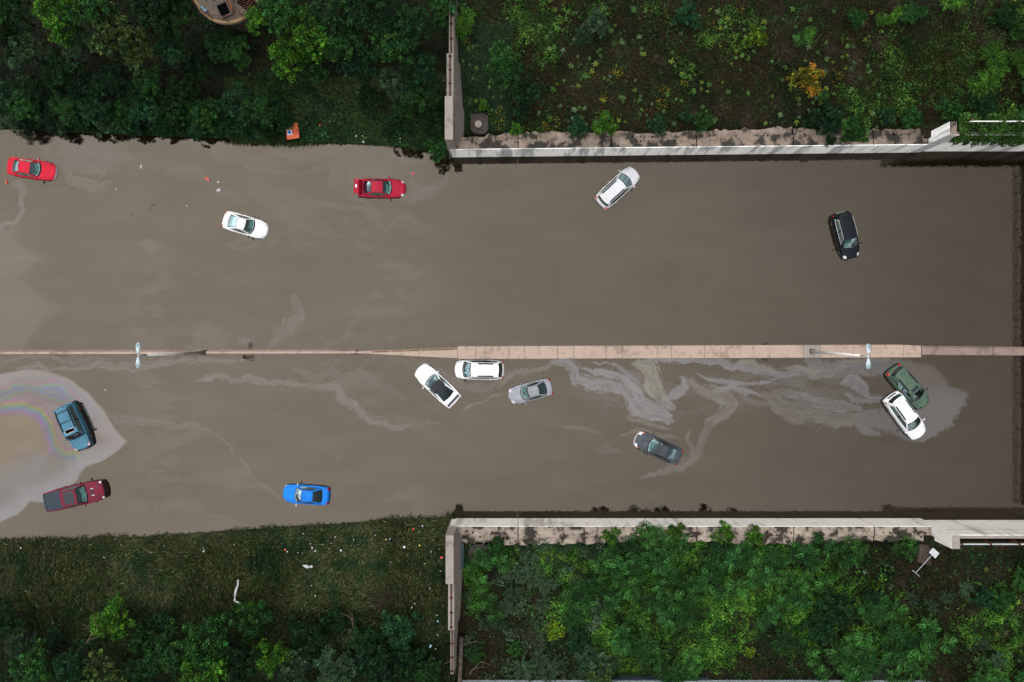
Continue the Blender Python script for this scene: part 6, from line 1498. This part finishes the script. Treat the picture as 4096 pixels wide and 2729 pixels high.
creeper("creeping_vine", 32, 190000, (1850, 4150, 2110, 2760), dSE, (.044, .124, .015), .14, .5, "green creeping leaves carpeting the thicket behind the south abutment")
creeper("grey_weeds", 36, 45000, (1850, 2420, 2120, 2740), lambda px, py, x, y: ((yS(x) - y) > 1.3) * sstep(.44, .6, fbm(x * .8, y * .8, 78, 4)) * .8, (.046, .085, .046), .12, .5, "grey green low weeds among the grey shrubs behind the south abutment")
creeper("dark_weeds", 37, 60000, (2000, 4150, 2120, 2760), lambda px, py, x, y: ((yS(x) - y) > 1.3) * sstep(.40, .55, fbm(x * .7, y * .7, 79, 4)) * .8, (.014, .046, .013), .15, .35, "dark low weeds filling the gaps of the thicket behind the south abutment")
creeper("dark_weeds", 38, 165000, (1850, 4350, -250, 540), lambda px, py, x, y: ((y - yN(x)) > 1.3) * sstep(.40, .62, .6 * fbm(x * .6, y * .6, 80, 4) + .4 * fbm(x * 2.4, y * 2.4, 81, 3)) * .6, (.020, .050, .013), .115, .2, "dark green low weeds spread through the fill north of the abutment")
creeper("low_weeds", 33, 40000, (-250, 1800, 2120, 2700), lambda px, py, x, y: ((yS(x) - y) > .5) * sstep(.46, .60, .6 * fbm(x * .45, y * .45, 73, 4) + .4 * fbm(x * 2, y * 2, 83, 3)) * .9, (.016, .044, .014), .13, .3, "low dark weeds scattered through the south west bank grass", 1.8)
creeper("low_weeds", 34, 95000, (-250, 1800, -200, 620), lambda px, py, x, y: ((y - yN(x)) > .1) * sstep(.50, .62, fbm(x * .5, y * .5, 74, 4)), (.012, .034, .014), .14, .35, "low dark weeds under the north west trees", 1.8)
creeper("waterline_weeds", 35, 60000, (-40, 1790, 480, 640), lambda px, py, x, y: ((y - yN(x)) > -.05) * sstep(1.9, .5, y - yN(x)) * np.where(px < 1120, 1.0, .35), (.014, .050, .016), .17, .55, "leafy weeds fringing the north waterline below the hedge", .6)
# vines hanging over the north east wall, and trails over the bridge seats
def hanging(name, seed, x0, x1, y, ztop, n, drop, label, base=(.034, .086, .016)):
    rr = np.random.default_rng(seed); x = x0 + (x1 - x0) * rr.random(n); dmax = drop * np.clip(.25 + 1.1 * fbm(x * .9, x * 0, seed, 4) + .6 * (vnoise(x * 3.1, x * 0, seed + 4) > .72), .2, 1.6)
    t = rr.random(n); back = rr.random(n) < .55
    yy = np.where(back, y + 1.9 * rr.random(n), y - .06 - .28 * t * rr.random(n)); zz = np.where(back, ztop - .1 + .9 * fbm(x * 1.2, yy * 1.2, seed + 7, 4), ztop + .2 - dmax * t)
    ln = .20 * (.6 + .8 * rr.random(n)); V, F = leaf_quads(np.stack([x, yy, zz], 1), rr.normal(size=(n, 3)) * .4 + np.where(back, 0, -1)[:, None] * np.array([0, .8, 0]) + [0, 0, .8], rr.normal(size=(n, 3)), ln, ln * .75)
    col = ALB * np.array(base) * np.exp((fbm(x * 1.1, yy * 1.1, seed, 3) - .5)[:, None] * 2.4 + rr.normal(size=(n, 1)) * .55)
    o = link(name, fast_mesh(name, V, F, np.repeat(col, 4, 0)), None, LEAF); tag(o, label, "vine"); return o
hanging("hanging_vine", 41, 39.6, 53.0, 18.27, 5.4, 9000, 1.7, "curtain of green vines hanging over the high wall at the north east end")
hanging("hanging_vine", 42, at(3360,0,2.8)[0], at(3470,0,2.8)[0], 18.75, 2.8, 1200, .1, "small green vine trailing onto the north bridge seat at the east")
